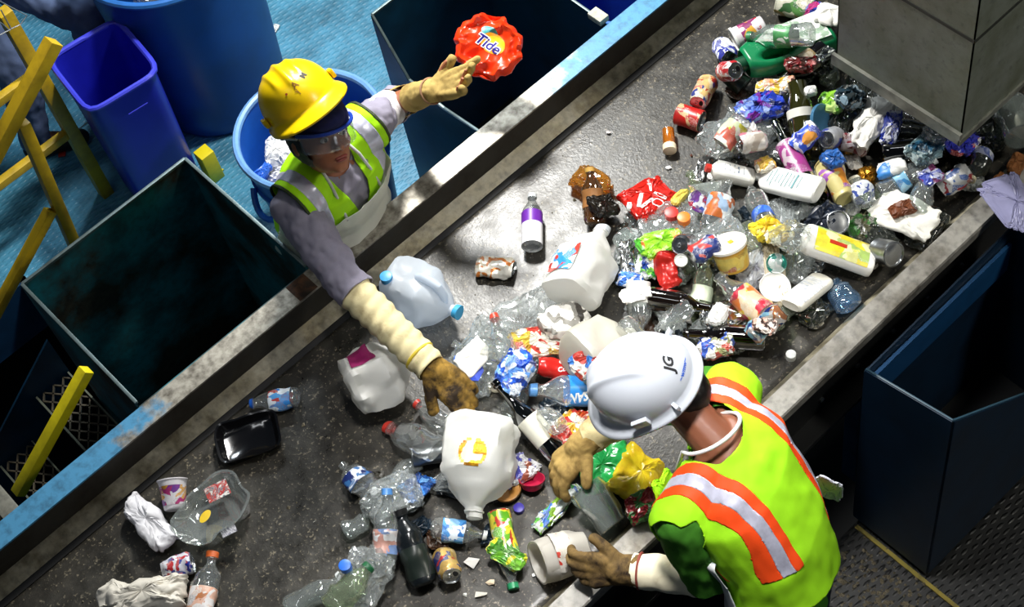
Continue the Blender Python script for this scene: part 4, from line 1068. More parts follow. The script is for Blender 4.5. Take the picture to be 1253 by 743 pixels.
bag((958, 372), (940, 300), .06, .03, plain('#b8ad94', .5), 'narrow beige wrapper between the white lid and yellow wrapper', 'wrapper', 'wrapper', seed=39, amp=.010)
bot((1040, 378), (1022, 342), .040, 'crushed clear bluish bottle near the right rail, below the long white bottle with yellow label', body=BLUEC, seed=40, amp=.006, capon=False, flat=.8)
bag((985, 395), (1012, 370), .07, .03, SMOKE, 'dark see-through film in the shadow under the white text-covered bottle', 'film', 'plastic_film', seed=41, amp=.012)
bot((905, 322), (930, 280), .038, 'clear bottle half under the yellow wrapper', body=PET, seed=42, amp=.005, capon=False)
can((1018, 262), (1028, 288), 'upright tin can with a shiny round end above the long white bottle with yellow label', ALU, tilt=62, tin=True, seed=2, L=.08, r=.036)
bag((990, 290), (1022, 256), .09, .05, plain('#141d2c', .3), 'dark navy crumpled bag beneath the white shampoo bottle', 'bag', seed=43, amp=.014)
bag((1040, 290), (1072, 272), .09, .03, printed(['#1f4a1c', '#2f6a26', '#4a4a34', '#18200f'], 18, .3, 5), 'dark green wrapper between the tin end and the torn white paper', 'wrapper', 'wrapper', seed=44, amp=.012)
bag((1055, 318), (1085, 285), .11, .02, SMOKE, 'dirty clear film under the torn white paper', 'film', 'plastic_film', seed=45, amp=.012)
can((1075, 300), (1094, 315), 'battered tin can facing the right rail with its ringed end', ALUD, tilt=30, tin=True, r=.038, L=.07, seed=5, amp=.002)
put(k_glass(D((990, 252), (985, 172)), .036, '#1c3a1a'), (1000, 248), (985, 172), 'dark green glass bottle between the magenta label and the blue can', 'bottle')
bot((1060, 250), (1046, 218), .034, 'crushed clear bottle with blue stripes next to the yellow and purple cup', body=PET, label=printed(['#cfd4dc', '#3a4f9c', '#dfe4ea'], 20, seed=11), cap='#d8d4c0', seed=46, amp=.007, band=(.2, .6))
put(k_glass(D((1080, 186), (1155, 183)), .038, '#15100a'), (1080, 186), (1155, 183), 'almost black bottle under the grey hopper edge', 'bottle')
bot((1090, 158), (1152, 163), .036, 'dull grey bottle right below the hopper lip', body=SMOKE, seed=47, amp=.003, cap='#77766a')
bag((1010, 165), (1050, 120), .12, .06, SMOKE, 'dark see-through bag between the light blue dish and the white paper', 'bag', seed=48, amp=.016)
put(k_glass(D((1006, 62), (950, 98)), .036, '#3a1d0a', label=printed(['#cbb9a0', '#a58a60', '#ddd0bc'], 18, seed=7), band=(.25, .5)), (1010, 62), (952, 100), 'brown bottle with beige label along the green detergent bottle', 'bottle')
bag((1000, 98), (960, 96), .05, .03, printed(['#7a1820', '#3a1410', '#a4242c'], 14, .3, 6), 'dark red crumple below the brown bottle with beige label', 'wrapper', 'wrapper', seed=49, amp=.010)
bag((1118, 300), (1150, 262), .09, .03, SMOKE, 'dark clear film between the torn paper and the rail', 'film', 'plastic_film', seed=50, amp=.012)

bot((1122, 262), (1136, 216), .034, 'clear bottle with red cap near the printed crushed can by the rail', body=PETD, cap='#a8242c', seed=51, amp=.006)
bot((1076, 232), (1144, 200), .034, 'clear bottle with sky blue label right of the white and blue paper bag', body=PET, label=printed(['#4a9ad4', '#3a86c4', '#8cc4e4'], 16, seed=12), cap='#c9d0d0', band=(.28, .48), seed=52, amp=.006, flat=.85)
bag((1118, 200), (1145, 165), .10, .04, printed(['#6f8a94', '#2a5a78', '#a9bcc0', '#4f6a72'], 12, .2, 10), 'teal and grey crumpled plastic right of the almost black bottle', 'bag', seed=53, amp=.014)
bag((1135, 180), (1165, 150), .08, .04, FILM, 'clear film below the hopper corner', 'film', 'plastic_film', seed=54, amp=.014)
bag((1198, 176), (1232, 140), .12, .08, SMOKE, 'big smoky clear container right of the blue and red wrapper', 'container', 'plastic_container', seed=55, amp=.012)
put(k_tub(.12, .05, .06, PETD, name='clear_tub', amp=.004), (1252, 175), (1236, 128), 'wide clear tub at the right edge under the hopper', 'tub')
bag((1225, 145), (1256, 118), .11, .05, FILM, 'clear film at the right edge beyond the wide clear tub', 'film', 'plastic_film', seed=56, amp=.014)
bot((1206, 184), (1188, 222), .034, 'dull clear bottle with a beige cap against the right rail', body=SMOKE, label=printed(['#8c94b0', '#4a5a94', '#b0b4c0'], 14, seed=13), cap='#b8b094', band=(.1, .3), seed=57, amp=.004)

# ---- middle layer
put(k_tub(.105, .035, .040, plain('#d9d2d6', .4), CAPW, printed_m=printed(['#b8387a', '#e4d8de', '#c01f2c', '#e0a430', '#8c2a6a'], 13, seed=9), amp=.001), (938, 32), (895, 48), 'pink and white tub with a white lid beside the blue crumpled can', 'tub')
can((953, 2), (996, 14), 'large cream and green printed tin at the top edge of the pile', printed(['#3c6a3c', '#d8d4bc', '#a48a5a', '#e0dcc8', '#5a8a4a'], 10, seed=10), tin=True, r=.042, seed=6, amp=.002)
can((880, 48), (893, 76), 'crumpled blue and white can left of the green detergent bottle', printed(['#28308c', '#d8dce6', '#2f3a9c', '#e4e6ee'], 20, seed=11), seed=12, amp=.005, squeeze=.25, tilt=20)
can((912, 104), (888, 90), 'dark green rimmed empty tin with its open mouth facing the blue can', plain('#14251c', .35), tilt=20, tin=True, r=.036, L=.08, inside=True, seed=1)
can((882, 90), (904, 108), 'small red can with its silver end facing the camera', printed(['#a81f28', '#d8d4d4', '#b8242c'], 20, seed=12), tilt=42, L=.085, seed=13, amp=.001)
res = can((868, 94), (853, 132), 'beige red and blue drink can standing apart left of the pile', printed(['#d8b878', '#c4502c', '#d9c090', '#2f3f8c', '#e0d4b8', '#b8322c'], 17, seed=14), seed=14, amp=.002, tilt=16)
can((826, 138), (862, 150), 'short red tin with cream label at the left fringe of the pile', printed(['#b81e1c', '#b81e1c', '#b81e1c', '#d8b88c'], 13, seed=15), tin=True, r=.036, L=.085, seed=1, amp=.001)
pc = Piece('pill_bottle'); pc.add('body', lathe([(0, 0), (0, .020), (.055, .020), (.058, .018), (.066, .018), (.066, 0)], 24), clear('#e88a1c', .4, .45, .1, '#e08a20')); pc.add('cap', lathe([(.062, 0), (.062, .022), (.084, .022), (.086, .019), (.086, 0)], 24), plain('#e8dcc0', .45))
put(pc, (817, 155), (820, 190), 'orange pill bottle with a cream cap lying alone left of the pile', 'bottle')
bag((858, 182), (948, 146), .13, .06, FILM, 'large clear bag puffed up right of the short red tin', 'bag', seed=61, amp=.016, freq=14, res=60)
bag((885, 165), (925, 155), .09, .03, printed(['#c42f28', '#e4e2e0', '#b83a34', '#dfe0e2', '#8c3a7a'], 12, .3, 11), 'red and white wrapper seen through the large clear bag', 'wrapper', 'wrapper', seed=62, amp=.010)
bot((912, 172), (872, 208), .036, 'clear bottle with yellow green print above the red capped white bottle', body=PET, label=printed(['#cdd8b0', '#c8c83a', '#d8dcd0', '#c45a48', '#dfe4da'], 14, seed=16), band=(.15, .7), seed=63, amp=.005, capon=False)
bag((905, 148), (956, 118), .10, .04, printed(['#2440b8', '#5a78d8', '#7a2f9c', '#1a2a7c', '#8ca8e8'], 14, .18, 12), 'shiny blue and purple wrapper left of the olive jar', 'wrapper', 'foil_wrapper', seed=64, amp=.014)
bag((924, 106), (972, 112), .065, .03, printed(['#e6e2d6', '#d9b840', '#e6e2d6', '#c8963a', '#e2a890'], 16, .5, 13), 'crumpled white and yellow paper carton above the purple wrapper', 'paper', 'paper_carton', seed=65, amp=.008)
pc = Piece('glass_jar'); LJ = D((988, 180), (974, 110)); pc.add('body', lathe([(.01, 0), (.002, .03), (0, .038), (.008, .044), (LJ*.6, .044), (LJ*.75, .036), (LJ*.83, .030), (LJ, .030), (LJ, .026), (LJ*.8, .027)], 30), clear('#6a6a1c', .5, .22, .04, '#5a5a18')); pc.add('label', lathe([(LJ*.48+i*.004, .0447) for i in range(8)], 30), plain('#e2e0d4', .5), 'white paper band', smooth=180)
put(pc, (988, 180), (974, 110), 'olive green glass jar with a white band', 'jar')
put(k_lid(.052, plain('#5b9ac4', .35), 1, name='plastic_dish'), (998, 168), (1012, 130), 'light blue plastic dish on edge right of the olive jar', 'dish', tilt=0, roll=58)
put(k_glass(D((984, 224), (948, 148)), .034, '#26401a', label=printed(['#9c3484', '#a84090', '#8c2a74', '#c9b8c4'], 10, seed=41), band=(.10, .62)), (988, 226), (946, 148), 'green glass bottle with magenta label left of the dark green bottle', 'bottle')
can((970, 178), (1000, 158), 'crumpled royal blue can with an orange edge below the olive jar', printed(['#1f38b0', '#2f54cc', '#d8923a', '#1a2c94', '#dfe4f0'], 14, seed=17), seed=15, amp=.006, squeeze=.3)
can((1025, 160), (1010, 180), 'silver can end with blue rim left of the maroon printed can', printed(['#8c8f96', '#2f3f8c', '#a4a6ac'], 14, seed=18), tilt=40, L=.09, seed=16, amp=.002)
can((1062, 186), (1030, 178), 'crushed maroon and silver can right of the silver can end', printed(['#9c9298', '#5c1824', '#b8b0b4', '#7a2430'], 18, seed=19), seed=17, amp=.006, squeeze=.3)
bag((1054, 212), (1068, 188), .06, .03, plain('#c08a2c', .2, .8), 'gold foil crumple below the maroon can', 'foil', 'foil_ball', seed=66, amp=.012)
bag((1000, 120), (1038, 128), .085, .035, printed(['#4f8a24', '#8cc43a', '#3a6a20', '#b8d87a'], 10, .3, 14), 'lime and dark green packet left of the hopper edge', 'wrapper', 'wrapper', seed=67, amp=.008)
bag((1028, 130), (1054, 108), .08, .04, printed(['#2a3f4c', '#16222a', '#7f98a8', '#1c2c34'], 18, .15, 4), 'glossy black and teal film by the hopper lip', 'film', 'plastic_film', seed=68, amp=.012)
bag((984, 112), (1000, 108), .035, .03, WHITE, 'small round white lump left of the lime packet', 'wrapper', 'wrapper', seed=69, amp=.004)
bag((1050, 182), (1082, 122), .09, .05, PAPER, 'long crumpled white paper hanging below the hopper edge', 'paper', 'crumpled_paper', seed=70, soft=True, amp=.018, taper=-.2)
bag((1086, 178), (1098, 140), .05, .035, printed(['#2a3a9c', '#c9ccd8', '#1c2c7c', '#4a5ab8'], 16, .2, 15), 'blue and silver wrapper right of the long white paper', 'wrapper', 'wrapper', seed=71, amp=.010)
bag((1072, 208), (1110, 204), .06, .025, printed(['#dfe0de', '#dfe0de', '#3a86d0', '#c88a7c'], 9, .4, 16), 'white paper bag with blue corner above the sky blue labelled bottle', 'bag', 'paper_bag', seed=72, soft=True, amp=.006)
res = put(k_tub(.14, .032, .046, plain('#c8bc7c', .4), printed_m=printed(['#8a3f9c', '#d8cc94', '#d88a2c', '#9c5ab0', '#e0d8b0'], 11, seed=20), amp=.008, name='drink_cup'), (1036, 244), (1008, 198), 'crushed yellow and purple drink cup below the blue crumple', 'cup')
bag((1010, 202), (1030, 190), .06, .04, plain('#2a5fa8', .35), 'blue crumpled plastic on the yellow and purple cup', 'wrapper', 'wrapper', seed=73, amp=.010)
can((1186, 215), (1150, 232), 'crushed silver can with red and blue print against the right rail', printed(['#b8babc', '#8c2430', '#c4c6c8', '#2f4f8c', '#a4a6a8'], 16, seed=21), seed=18, amp=.005, squeeze=.2)
bag((1128, 222), (1150, 208), .06, .03, printed(['#7a3a6a', '#4a5ab8', '#b0b4cc'], 16, .3, 17), 'violet and blue wrapper above the red capped bottle', 'wrapper', 'wrapper', seed=74, amp=.010)
res = bag((1165, 192), (1188, 162), .09, .03, printed(['#2a2f9c', '#2a2f9c', '#dfe0e8', '#b8323a', '#2f38ac'], 10, .25, 18), 'blue wrapper with red and white print at the hopper corner', 'wrapper', 'foil_wrapper', seed=75, amp=.010)
bag((1066, 246), (1148, 284), .12, .03, plain('#e8e6de', .8, 0, .2, .25, 14), 'torn piece of white paper with a brown stain near the right rail', 'paper', 'torn_paper', seed=76, soft=True, amp=.016, freq=13)
bag((1090, 262), (1118, 250), .055, .02, plain('#6a3410', .5), 'wet brown filter lying in the torn white paper', 'filter', 'paper_filter', seed=77, amp=.008)

# ---- upper layer
put(k_detergent(D((1016, 36), (902, 84), .93), .155, .085), (1018, 36), (900, 84), 'green detergent bottle with looped handle', 'bottle', roll=0)
put(k_bottle(D((995, 52), (914, 36)), .040, PET, printed(['#4f9a5c', '#d8e0d4', '#3a8a4c'], 14, seed=22), '#2f7a4a', (.28, .52), 65, .003), (995, 52), (914, 36), 'clear bottle with green cap resting on the green detergent bottle', 'bottle')
bag((992, 22), (1006, 6), .06, .03, printed(['#2c3a9c', '#b8387c', '#dfe0ee'], 14, .25, 19), 'blue and magenta wrapper at the top edge beside the cream tin', 'wrapper', 'wrapper', seed=78, amp=.010)
bag((1006, 38), (1022, 4), .10, .03, PAPER, 'white paper sheet sticking out left of the hopper', 'paper', 'paper_sheet', seed=79, soft=True, amp=.010)
bag((995, 75), (1018, 60), .04, .02, FOIL, 'small shiny foil strip at the left foot of the hopper', 'foil', 'foil_wrapper', seed=80, amp=.008)
put(k_flat(D((1006, 250), (920, 204), .93), .088, .048, '#e9e9e6', None, None, 3, (9, '#5a8f94'), neckw=.3), (1004, 248), (922, 206), 'white shampoo bottle with lines of printed text', 'bottle', roll=-12)
put(k_flat(D((924, 214), (862, 210), .92), .062, .05, '#e4e2da', plain('#efefec', .5, 0, .5, .15), '#c02a1e', 4, (5, '#8f9aa8')), (924, 212), (862, 212), 'round white bottle with a red cap', 'bottle')
can((936, 180), (905, 190), 'grey can with dark opening above the red capped white bottle', printed(['#c4bcb4', '#a89c90', '#d0ccc8', '#b06a7c'], 14, seed=23), seed=19, amp=.002, tilt=14)
bag((924, 204), (948, 196), .05, .035, printed(['#e2dccc', '#d8b440', '#e6dcc8', '#c88a6a'], 12, .5, 20), 'cream and yellow crumpled carton left of the magenta label', 'carton', 'paper_carton', seed=81, amp=.008)
res = bag((770, 264), (822, 226), .135, .045, plain('#c4241c', .25, .1, .5, .2, 20), 'red crisp bag with white script at the left of the pile', 'bag', 'crisp_bag', seed=82, amp=.009, pw=.35)
RED_BAG = res
bag((824, 256), (838, 228), .03, .02, plain('#d8c458', .5), 'yellow folded strip right of the red crisp bag', 'wrapper', 'wrapper', seed=83, amp=.006)
put(k_cap(.021, .022, '#c42a22'), (812, 265), (832, 265), 'red screw cap left of the orange cap', 'cap', dz=.0)
put(k_cap(.020, .022, '#e8781c'), (828, 271), (846, 271), 'orange screw cap between the red cap and the round foil lid', 'cap')
put(k_tub(.06, .045, .055, clear('#eef2ee', .35, .25, .08), amp=.004, name='clear_cup'), (868, 250), (862, 222), 'clear oval cup with a dark green mark above the orange cap', 'cup', tilt=40)
put(k_lid(.036, printed(['#a83a4c', '#c9ccd4', '#3a55a8', '#dfe2e6', '#6a3a8c'], 18, .15, 22, .3), 4, 1, name='foil_disc'), (848, 268), (866, 246), 'round foil lid printed red blue and silver', 'lid', roll=20)
bot((868, 286), (892, 228), .040, 'clear bottle with an orange triangle mark left of the yellow wrapper', body=PET, label=printed(['#d4dde0', '#c86a2c', '#9cb8d8', '#dfe6ea'], 12, seed=24), band=(.3, .7), seed=84, amp=.006, capon=False)
bag((855, 300), (905, 278), .10, .04, FILM, 'clear film with a blue speck between the foil lid and the round tub', 'film', 'plastic_film', seed=85, amp=.014)
bot((940, 285), (918, 222), .036, 'clear bottle with blue neck ring and yellow wrapper at its foot', body=PET, label=printed(['#2f5fc8', '#3a78d8', '#d8dce8'], 14, seed=25), band=(.12, .30), seed=86, amp=.003, shoulder=.7, capon=False)
bag((920, 288), (955, 270), .075, .03, printed(['#e0c818', '#ecd83a', '#c8a412'], 10, .35, 22), 'bright yellow wrapper at the foot of the blue ringed bottle', 'wrapper', 'wrapper', seed=87, amp=.012)
bag((938, 308), (972, 290), .06, .025, printed(['#dcc428', '#e8d850', '#e6e4cc', '#b89a18'], 12, .35, 23), 'yellow flattened carton left of the long white bottle with yellow label', 'carton', 'paper_carton', seed=88, amp=.008)
bag((950, 278), (985, 300), .10, .05, PET, 'clear crumpled cup beside the long white bottle with yellow label', 'cup', 'plastic_cup', seed=89, amp=.014)
res = put(k_flat(D((979, 302), (1072, 318), .92), .106, .055, '#ecebe6', printed(['#e0cf2c', '#e4d83c', '#e8e4b0', '#a8c46a', '#ddcc28', '#d8d888'], 10, seed=26), None, 6, span=(.10, .84), stub=True, lab='yellow and green label'), (1074, 319), (976, 303), 'long white bottle with yellow label and red bar', 'bottle', roll=10)
root, objs, inv = res
V, Fc = box(.05, .10, -.018, -.006, .0275, .029); L_ = D((982, 302), (1074, 318), .92)
o = mesh_obj('label', [inv @ v for v in box(L_*.42, L_*.66, -.004, .010, .0275, .0289)[0]], box(0, 1, 0, 1, 0, 1)[1], plain('#b8341c', .4), root, None); o['label'] = 'red bar on the label'
put(k_flat(D((966, 378), (1011, 334), .90), .080, .036, '#e6e3d6', printed(['#e4e4e4', '#b9bfca', '#e8e6de'], 40, seed=27, stretch=(3, .3, 1)), None, 7, span=(.1, .80), stub=True), (958, 388), (1018, 326), 'cream oval bottle with faint text lying below the yellow labelled one', 'bottle', roll=-14)
res = put(k_tub(.08, .046, .054, plain('#d8a83c', .4), plain('#e9e7dd', .4), printed_m=printed(['#d8b03c', '#e0c860', '#b8622c'], 10, seed=28), amp=.0005), (900, 322), (889, 308), 'round yellow tub with a cream snap lid tilted to the camera', 'tub', tilt=64)
root, objs, inv = res
o = mesh_obj('tab', [inv @ v for v in box(.083, .0855, -.018, -.004, -.008, .008)[0]], box(0, 1, 0, 1, 0, 1)[1], plain('#c8b02c', .4), root, None); o['label'] = 'small yellow mark on the lid'
put(k_lid(.046, plain('#e6e6e2', .4), 5), (932, 360), (964, 344), 'round white notched lid beside the cream oval bottle', 'lid', roll=14)
put(k_lid(.030, printed(['#cfdcd8', '#2f8a7c', '#b8ccc8', '#e4e8e6'], 18, .15, 24, .3), 6, 1, name='foil_disc'), (938, 332), (962, 322), 'small teal and silver lid above the notched white lid', 'lid', roll=30)
res = bot((952, 398), (878, 340), .043, 'clear bottle with yellow and red fruit label', body=PET, label=printed(['#dcb82c', '#d8742c', '#e4cf5a', '#b8243c', '#d8c0a0'], 11, seed=29), band=(.22, .64), seed=90, amp=.004, capon=False, neck=.45)
can((918, 428), (958, 402), 'crumpled blue and copper can with a white cap near the vest shoulder', printed(['#2a5a9c', '#c8a48a', '#8cc0d8', '#1f3a7c', '#d8d4d0', '#b87a54'], 20, .15, 30, .5), seed=20, amp=.006, squeeze=.2, r=.036)
put(k_cap(.015, .022, '#d9dcdc'), (960, 402), (976, 402), 'white cap at the tip of the blue and copper can', 'cap')
res = bag((782, 306), (836, 290), .085, .03, printed(['#8ed028', '#b4dc3c', '#4fae34', '#d8e87a', '#d87a3c'], 9, .3, 25), 'lime green snack bag above the silver can end', 'bag', seed=91, amp=.008)
can((846, 300), (832, 318), 'silver bottomed can left of the dark blue crushed can', ALU, tilt=48, L=.08, seed=2, amp=.001)
can((848, 312), (876, 296), 'dark blue crushed can with red and white wave', printed(['#1c2f70', '#1c2f70', '#25408c', '#c43a38', '#dfe0e8'], 10, seed=31), seed=22, amp=.006, squeeze=.3)
can((822, 358), (812, 322), 'crushed all red can above the brown beer bottle', plain('#b8201a', .28, .2, .5, .15), seed=23, amp=.008, squeeze=.25)
put(k_lid(.020, plain('#c9ccc6', .4), 7), (826, 338), (844, 336), 'grey white lid right of the crushed all red can', 'lid', roll=20)
put(k_glass(D((795, 364), (876, 382), .92), .036, '#3a2408'), (792, 362), (878, 382), 'brown beer bottle, upper of the two above the white hard hat', 'bottle')
bot((782, 352), (782, 408), .036, 'clear ribbed bottle with wide white label above the white hard hat', body=PET, label=plain('#e4e4e0', .5), band=(.0, .40), seed=92, amp=.002, capon=False)
bag((760, 366), (796, 352), .055, .006, PAPER, 'white torn label sheet left of the brown beer bottle', 'paper', 'paper_sheet', seed=93, amp=.004)
bag((872, 398), (884, 372), .05, .03, WHITE, 'small white crumple at the mouth of the brown beer bottle', 'wrapper', 'wrapper', seed=94, amp=.008)
bot((848, 385), (800, 408), .03, 'flattened clear bottle between the two brown bottles', body=PET, seed=95, amp=.006, flat=.6, capon=False)
bag((920, 392), (950, 400), .05, .02, printed(['#c89c8c', '#3a2018', '#dccfc8'], 20, .4, 26), 'pinkish paper shreds on the lower brown bottle', 'wrapper', 'wrapper', seed=96, amp=.008)

# ---- loose chips on the bare belt
for i, (px, py, s_, col, lab) in enumerate([(745, 164, .022, '#c8b8b4', 'small red and white chip alone at the top of the belt'), (600, 715, .035, '#c9b79a', 'beige splinter below the gold can'), (588, 728, .04, '#b8b4a8', 'long pale splinter at the bottom edge below the gold can'), (566, 722, .025, '#d8d8d0', 'tiny white flake left of the pale splinter'), (846, 192, .014, '#5a3020', 'tiny brown crumb right of the orange pill bottle'), (818, 207, .022, '#e4e4e4', 'tiny white folded chip above the red crisp bag'), (655, 706, .02, '#d9d9d4', 'white flake right of the green capped bottle'), (385, 640, .012, '#b8b8a8', 'pale speck on the empty belt right of the clamshell')]):
    put(k_shard(s_, plain(col, .5), i+40), (px-4, py), (px+4, py-3), lab, 'chip')
# grit: too fine to count
rs = random.Random(3); V, Fc = [], []
for i in range(1100):
    x, y = rs.uniform(-1.8, 1.5), rs.uniform(YR+.01, YL-.01)
    if rs.random() < .5: y = rs.gauss(-.05, .22); y = min(max(y, YR+.01), YL-.01)
    s_ = rs.uniform(.0012, .0034)*(1+2.0*(rs.random() < .04)); b = len(V); a = rs.random()*6
    for k in range(4): V.append(V3((x+s_*math.cos(a+k*PI/2)*rs.uniform(.5, 1), y+s_*math.sin(a+k*PI/2)*rs.uniform(.5, 1), BELT-.0015)))
    V.append(V3((x, y, BELT+s_*.8))); Fc += [(b+k, b+(k+1) % 4, b+4) for k in range(4)]
o = mesh_obj('grit', V, Fc, plain('#8a826c', .6, 0, .5, .5, 60), None, None); tag(o, 'fine crumbs and grit scattered over the black belt', 'grit', kind='stuff')

# ============ things off the belt
TUBC = V3(tub.location)
for i, (dx, dy, s_, sd) in enumerate([(-.09, -.03, .20, 3), (.03, -.10, .19, 4), (-.02, .07, .20, 5), (-.10, .05, .13, 8)]):
    pc = k_bag(s_, s_*.8, .10, plain('#e4e4e6', .6, 0, .4, .25, 22), sd, .020, 17, 'crumpled_paper'); V = pc.parts[0]['V']
    o = mesh_obj('crumpled_paper', [v-V3((s_/2, 0, 0)) for v in V], pc.parts[0]['F'], pc.parts[0]['mat'], None, 28)
    o.location = TUBC+V3((dx-.03, dy-.02, .50+.03*(i % 2))); o.rotation_euler.z = i*1.3
    tag(o, ['crumpled white sheet nearest the left rim of the round tub', 'crumpled white sheet nearest the rail in the round tub', 'crumpled white sheet at the far side of the round tub, by the yellow hard hat', 'small crumpled white sheet at the far left inside the round tub'][i], 'paper', 'scrap paper in the round tub')
pc = k_bag(.08, .05, .03, plain('#2f66c8', .4), 9, .010, 17, 'blue_wrapper'); o = mesh_obj('blue_wrapper', [v-V3((.06, 0, 0)) for v in pc.parts[0]['V']], pc.parts[0]['F'], pc.parts[0]['mat'], None, 28); p = at(326, 207, .56); o.location = p; tag(o, 'blue wrapper on the white paper in the round tub', 'wrapper')
pc = k_bag(.34, .26, .12, clear('#c9cdd0', .6, .2, .06, '#8c9298'), 10, .028, 12, 'bin_liner'); o = mesh_obj('bin_liner', [v-V3((.17, 0, 0)) for v in pc.parts[0]['V']], pc.parts[0]['F'], pc.parts[0]['mat'], None, 28); o.location = V3((.20, 2.15, .62)); tag(o, 'shiny grey plastic liner inside the large round barrel', 'bag')
# lilac sheet over the right rail, brown rag beside it
pc = k_bag(.20, .15, .012, plain('#8f8fb4', .45, 0, .5, .3, 8), 12, .006, 8, 'plastic_sheet', pw=.35); p = at(1243, 248, .985)
o = mesh_obj('plastic_sheet', [v-V3((.10, 0, 0)) for v in pc.parts[0]['V']], pc.parts[0]['F'], pc.parts[0]['mat'], None, 40); o.location = p; o.rotation_euler = (.25, -.1, 1.35); tag(o, 'lilac plastic sheet draped over the man\'s rail at the right edge', 'sheet')
for i, (px, py, s_) in enumerate([(1212, 218, .07), (1236, 196, .08)]):
    pc = k_bag(s_, s_*.6, .02, plain('#7a4c26', .8, 0, .3, .6, 20, .001), 13+i, .008, 20, 'rag'); p = at(px, py, .962)
    o = mesh_obj('rag', [v-V3((s_/2, 0, 0)) for v in pc.parts[0]['V']], pc.parts[0]['F'], pc.parts[0]['mat'], None, 40); o.location = V3((p.x, max(-.9, min(-.84, p.y)), .962)); o.rotation_euler.z = .2
    tag(o, ['brown torn cardboard scrap on the rail next to the lilac sheet', 'brown cardboard scrap on the rail nearest the right edge'][i], 'cardboard')
# ================================================================== PEOPLE
def U(a): return V3(a).normalized()
def hand(w, d, n, th, curl=(.5, .5, .5, .5), k=1.0, inf=0.0, thumb=(.62, .70, .25), spread=.10):
    """palm, four fingers of different lengths bent at the knuckles, thumb from the side of the palm"""
    w, d, n, th = V3(w), U(d), U(n), U(th); P_ = []
    offs = (.030, .010, -.010, -.029); kn = (.092, .095, .090, .082); ln = (.072, .080, .074, .058)
    for i in range(4):
        base = w+d*.012*k+th*offs[i]*.55*k; kc = w+d*kn[i]*k+th*offs[i]*k
        P_.append(capsule(base, .0155*k+inf, kc, .0125*k+inf, 12))
        a = 0; p = kc; dd = U(d+th*spread*(offs[i]/.03))
        for s_, (fr, bend) in enumerate(((.45, .55), (.31, 1.0), (.24, .7))):
            a += curl[i]*bend; v = dd*math.cos(a)+n*math.sin(a); q = p+v*ln[i]*fr*k
            P_.append(capsule(p, (.0098-.0009*s_)*k+inf, q, (.0090-.0009*s_)*k+inf, 10)); p = q
    P_.append(ellipsoid(w+d*.05*k+th*.0*k, (.030*k+inf, .036*k+inf, .013*k+inf), Matrix((d, th, d.cross(th))).transposed()))
    p = w+d*.028*k+th*.024*k; tv = U(d*thumb[0]+th*thumb[1]+n*thumb[2])
    P_.append(capsule(w+d*.012*k+th*.012*k, .015*k+inf, p+tv*.018*k, .0135*k+inf, 10))
    q = p+tv*.044*k; P_.append(capsule(p, .0130*k+inf, q, .0115*k+inf, 10))
    q2 = q+U(tv+d*.5+n*.2)*.030*k; P_.append(capsule(q, .0112*k+inf, q2, .0095*k+inf, 10))
    return P_
def torso_rings(J, inf=0, s=1, t0=-.14, t1=1.0, belly=0):
    N, Pp = V3(J['neck']), V3(J['pelvis']); up_ = U(N-Pp); rt = J['right']; fw = up_.cross(rt).normalized(); L = (N-Pp).length
    tab = [(-.14, .11, .085), (0, .168, .118), (.12, .165, .116), (.28, .148, .104), (.45, .152, .108), (.62, .166, .116), (.78, .170, .112), (.88, .145, .092), (.95, .10, .07), (1.0, .062, .058)]
    R = []
    for t, w, d in tab:
        if t < t0 or t > t1: continue
        cv = J.get('curve', 0)*math.sin(PI*max(0, min(1, t)))
        c = Pp+(N-Pp)*t+fw*(cv+(.02 if .5 < t < .9 else 0))
        k = inf*(1 if t < .9 else .35)
        R.append((c, rt*(w*s+k), fw*(d*s+k+belly*math.exp(-((t-.25)/.2)**2))))
    return R
def frame_of(J):
    N, Pp = V3(J['neck']), V3(J['pelvis']); up_ = U(N-Pp); rt = J['right']; fw = up_.cross(rt).normalized(); rt = fw.cross(up_).normalized()
    return N, rt, fw, up_
def head_prims(c, f, u, s=1):
    c, f, u = V3(c), U(f), V3(u); r = f.cross(u).normalized(); u = r.cross(f).normalized(); R = Matrix((r, f, u)).transposed()
    P_ = [ellipsoid(c+u*.012-f*.008, (.077*s, .096*s, .098*s), R), ellipsoid(c+f*.026-u*.052, (.058*s, .066*s, .062*s), R), ellipsoid(c+f*.066-u*.092, (.026, .022, .020), R),
          ellipsoid(c+f*.050-u*.028+r*.036, (.028, .030, .028), R), ellipsoid(c+f*.050-u*.028-r*.036, (.028, .030, .028), R),
          capsule(c+f*.086+u*.004, .008, c+f*.108-u*.030, .0125), ellipsoid(c+f*.096-u*.034, (.018, .012, .009), R),
          ellipsoid(c+f*.084+u*.020, (.046, .012, .009), R), ellipsoid(c+f*.084-u*.060, (.024, .012, .007), R), ellipsoid(c+f*.082-u*.071, (.021, .012, .008), R)]
    for sg in (1, -1): P_.append(ellipsoid(c+r*.080*sg-u*.012-f*.006, (.009, .017, .029), R))
    return P_
def limb(a, ra, b, rb): return capsule(a, ra, b, rb, 18)
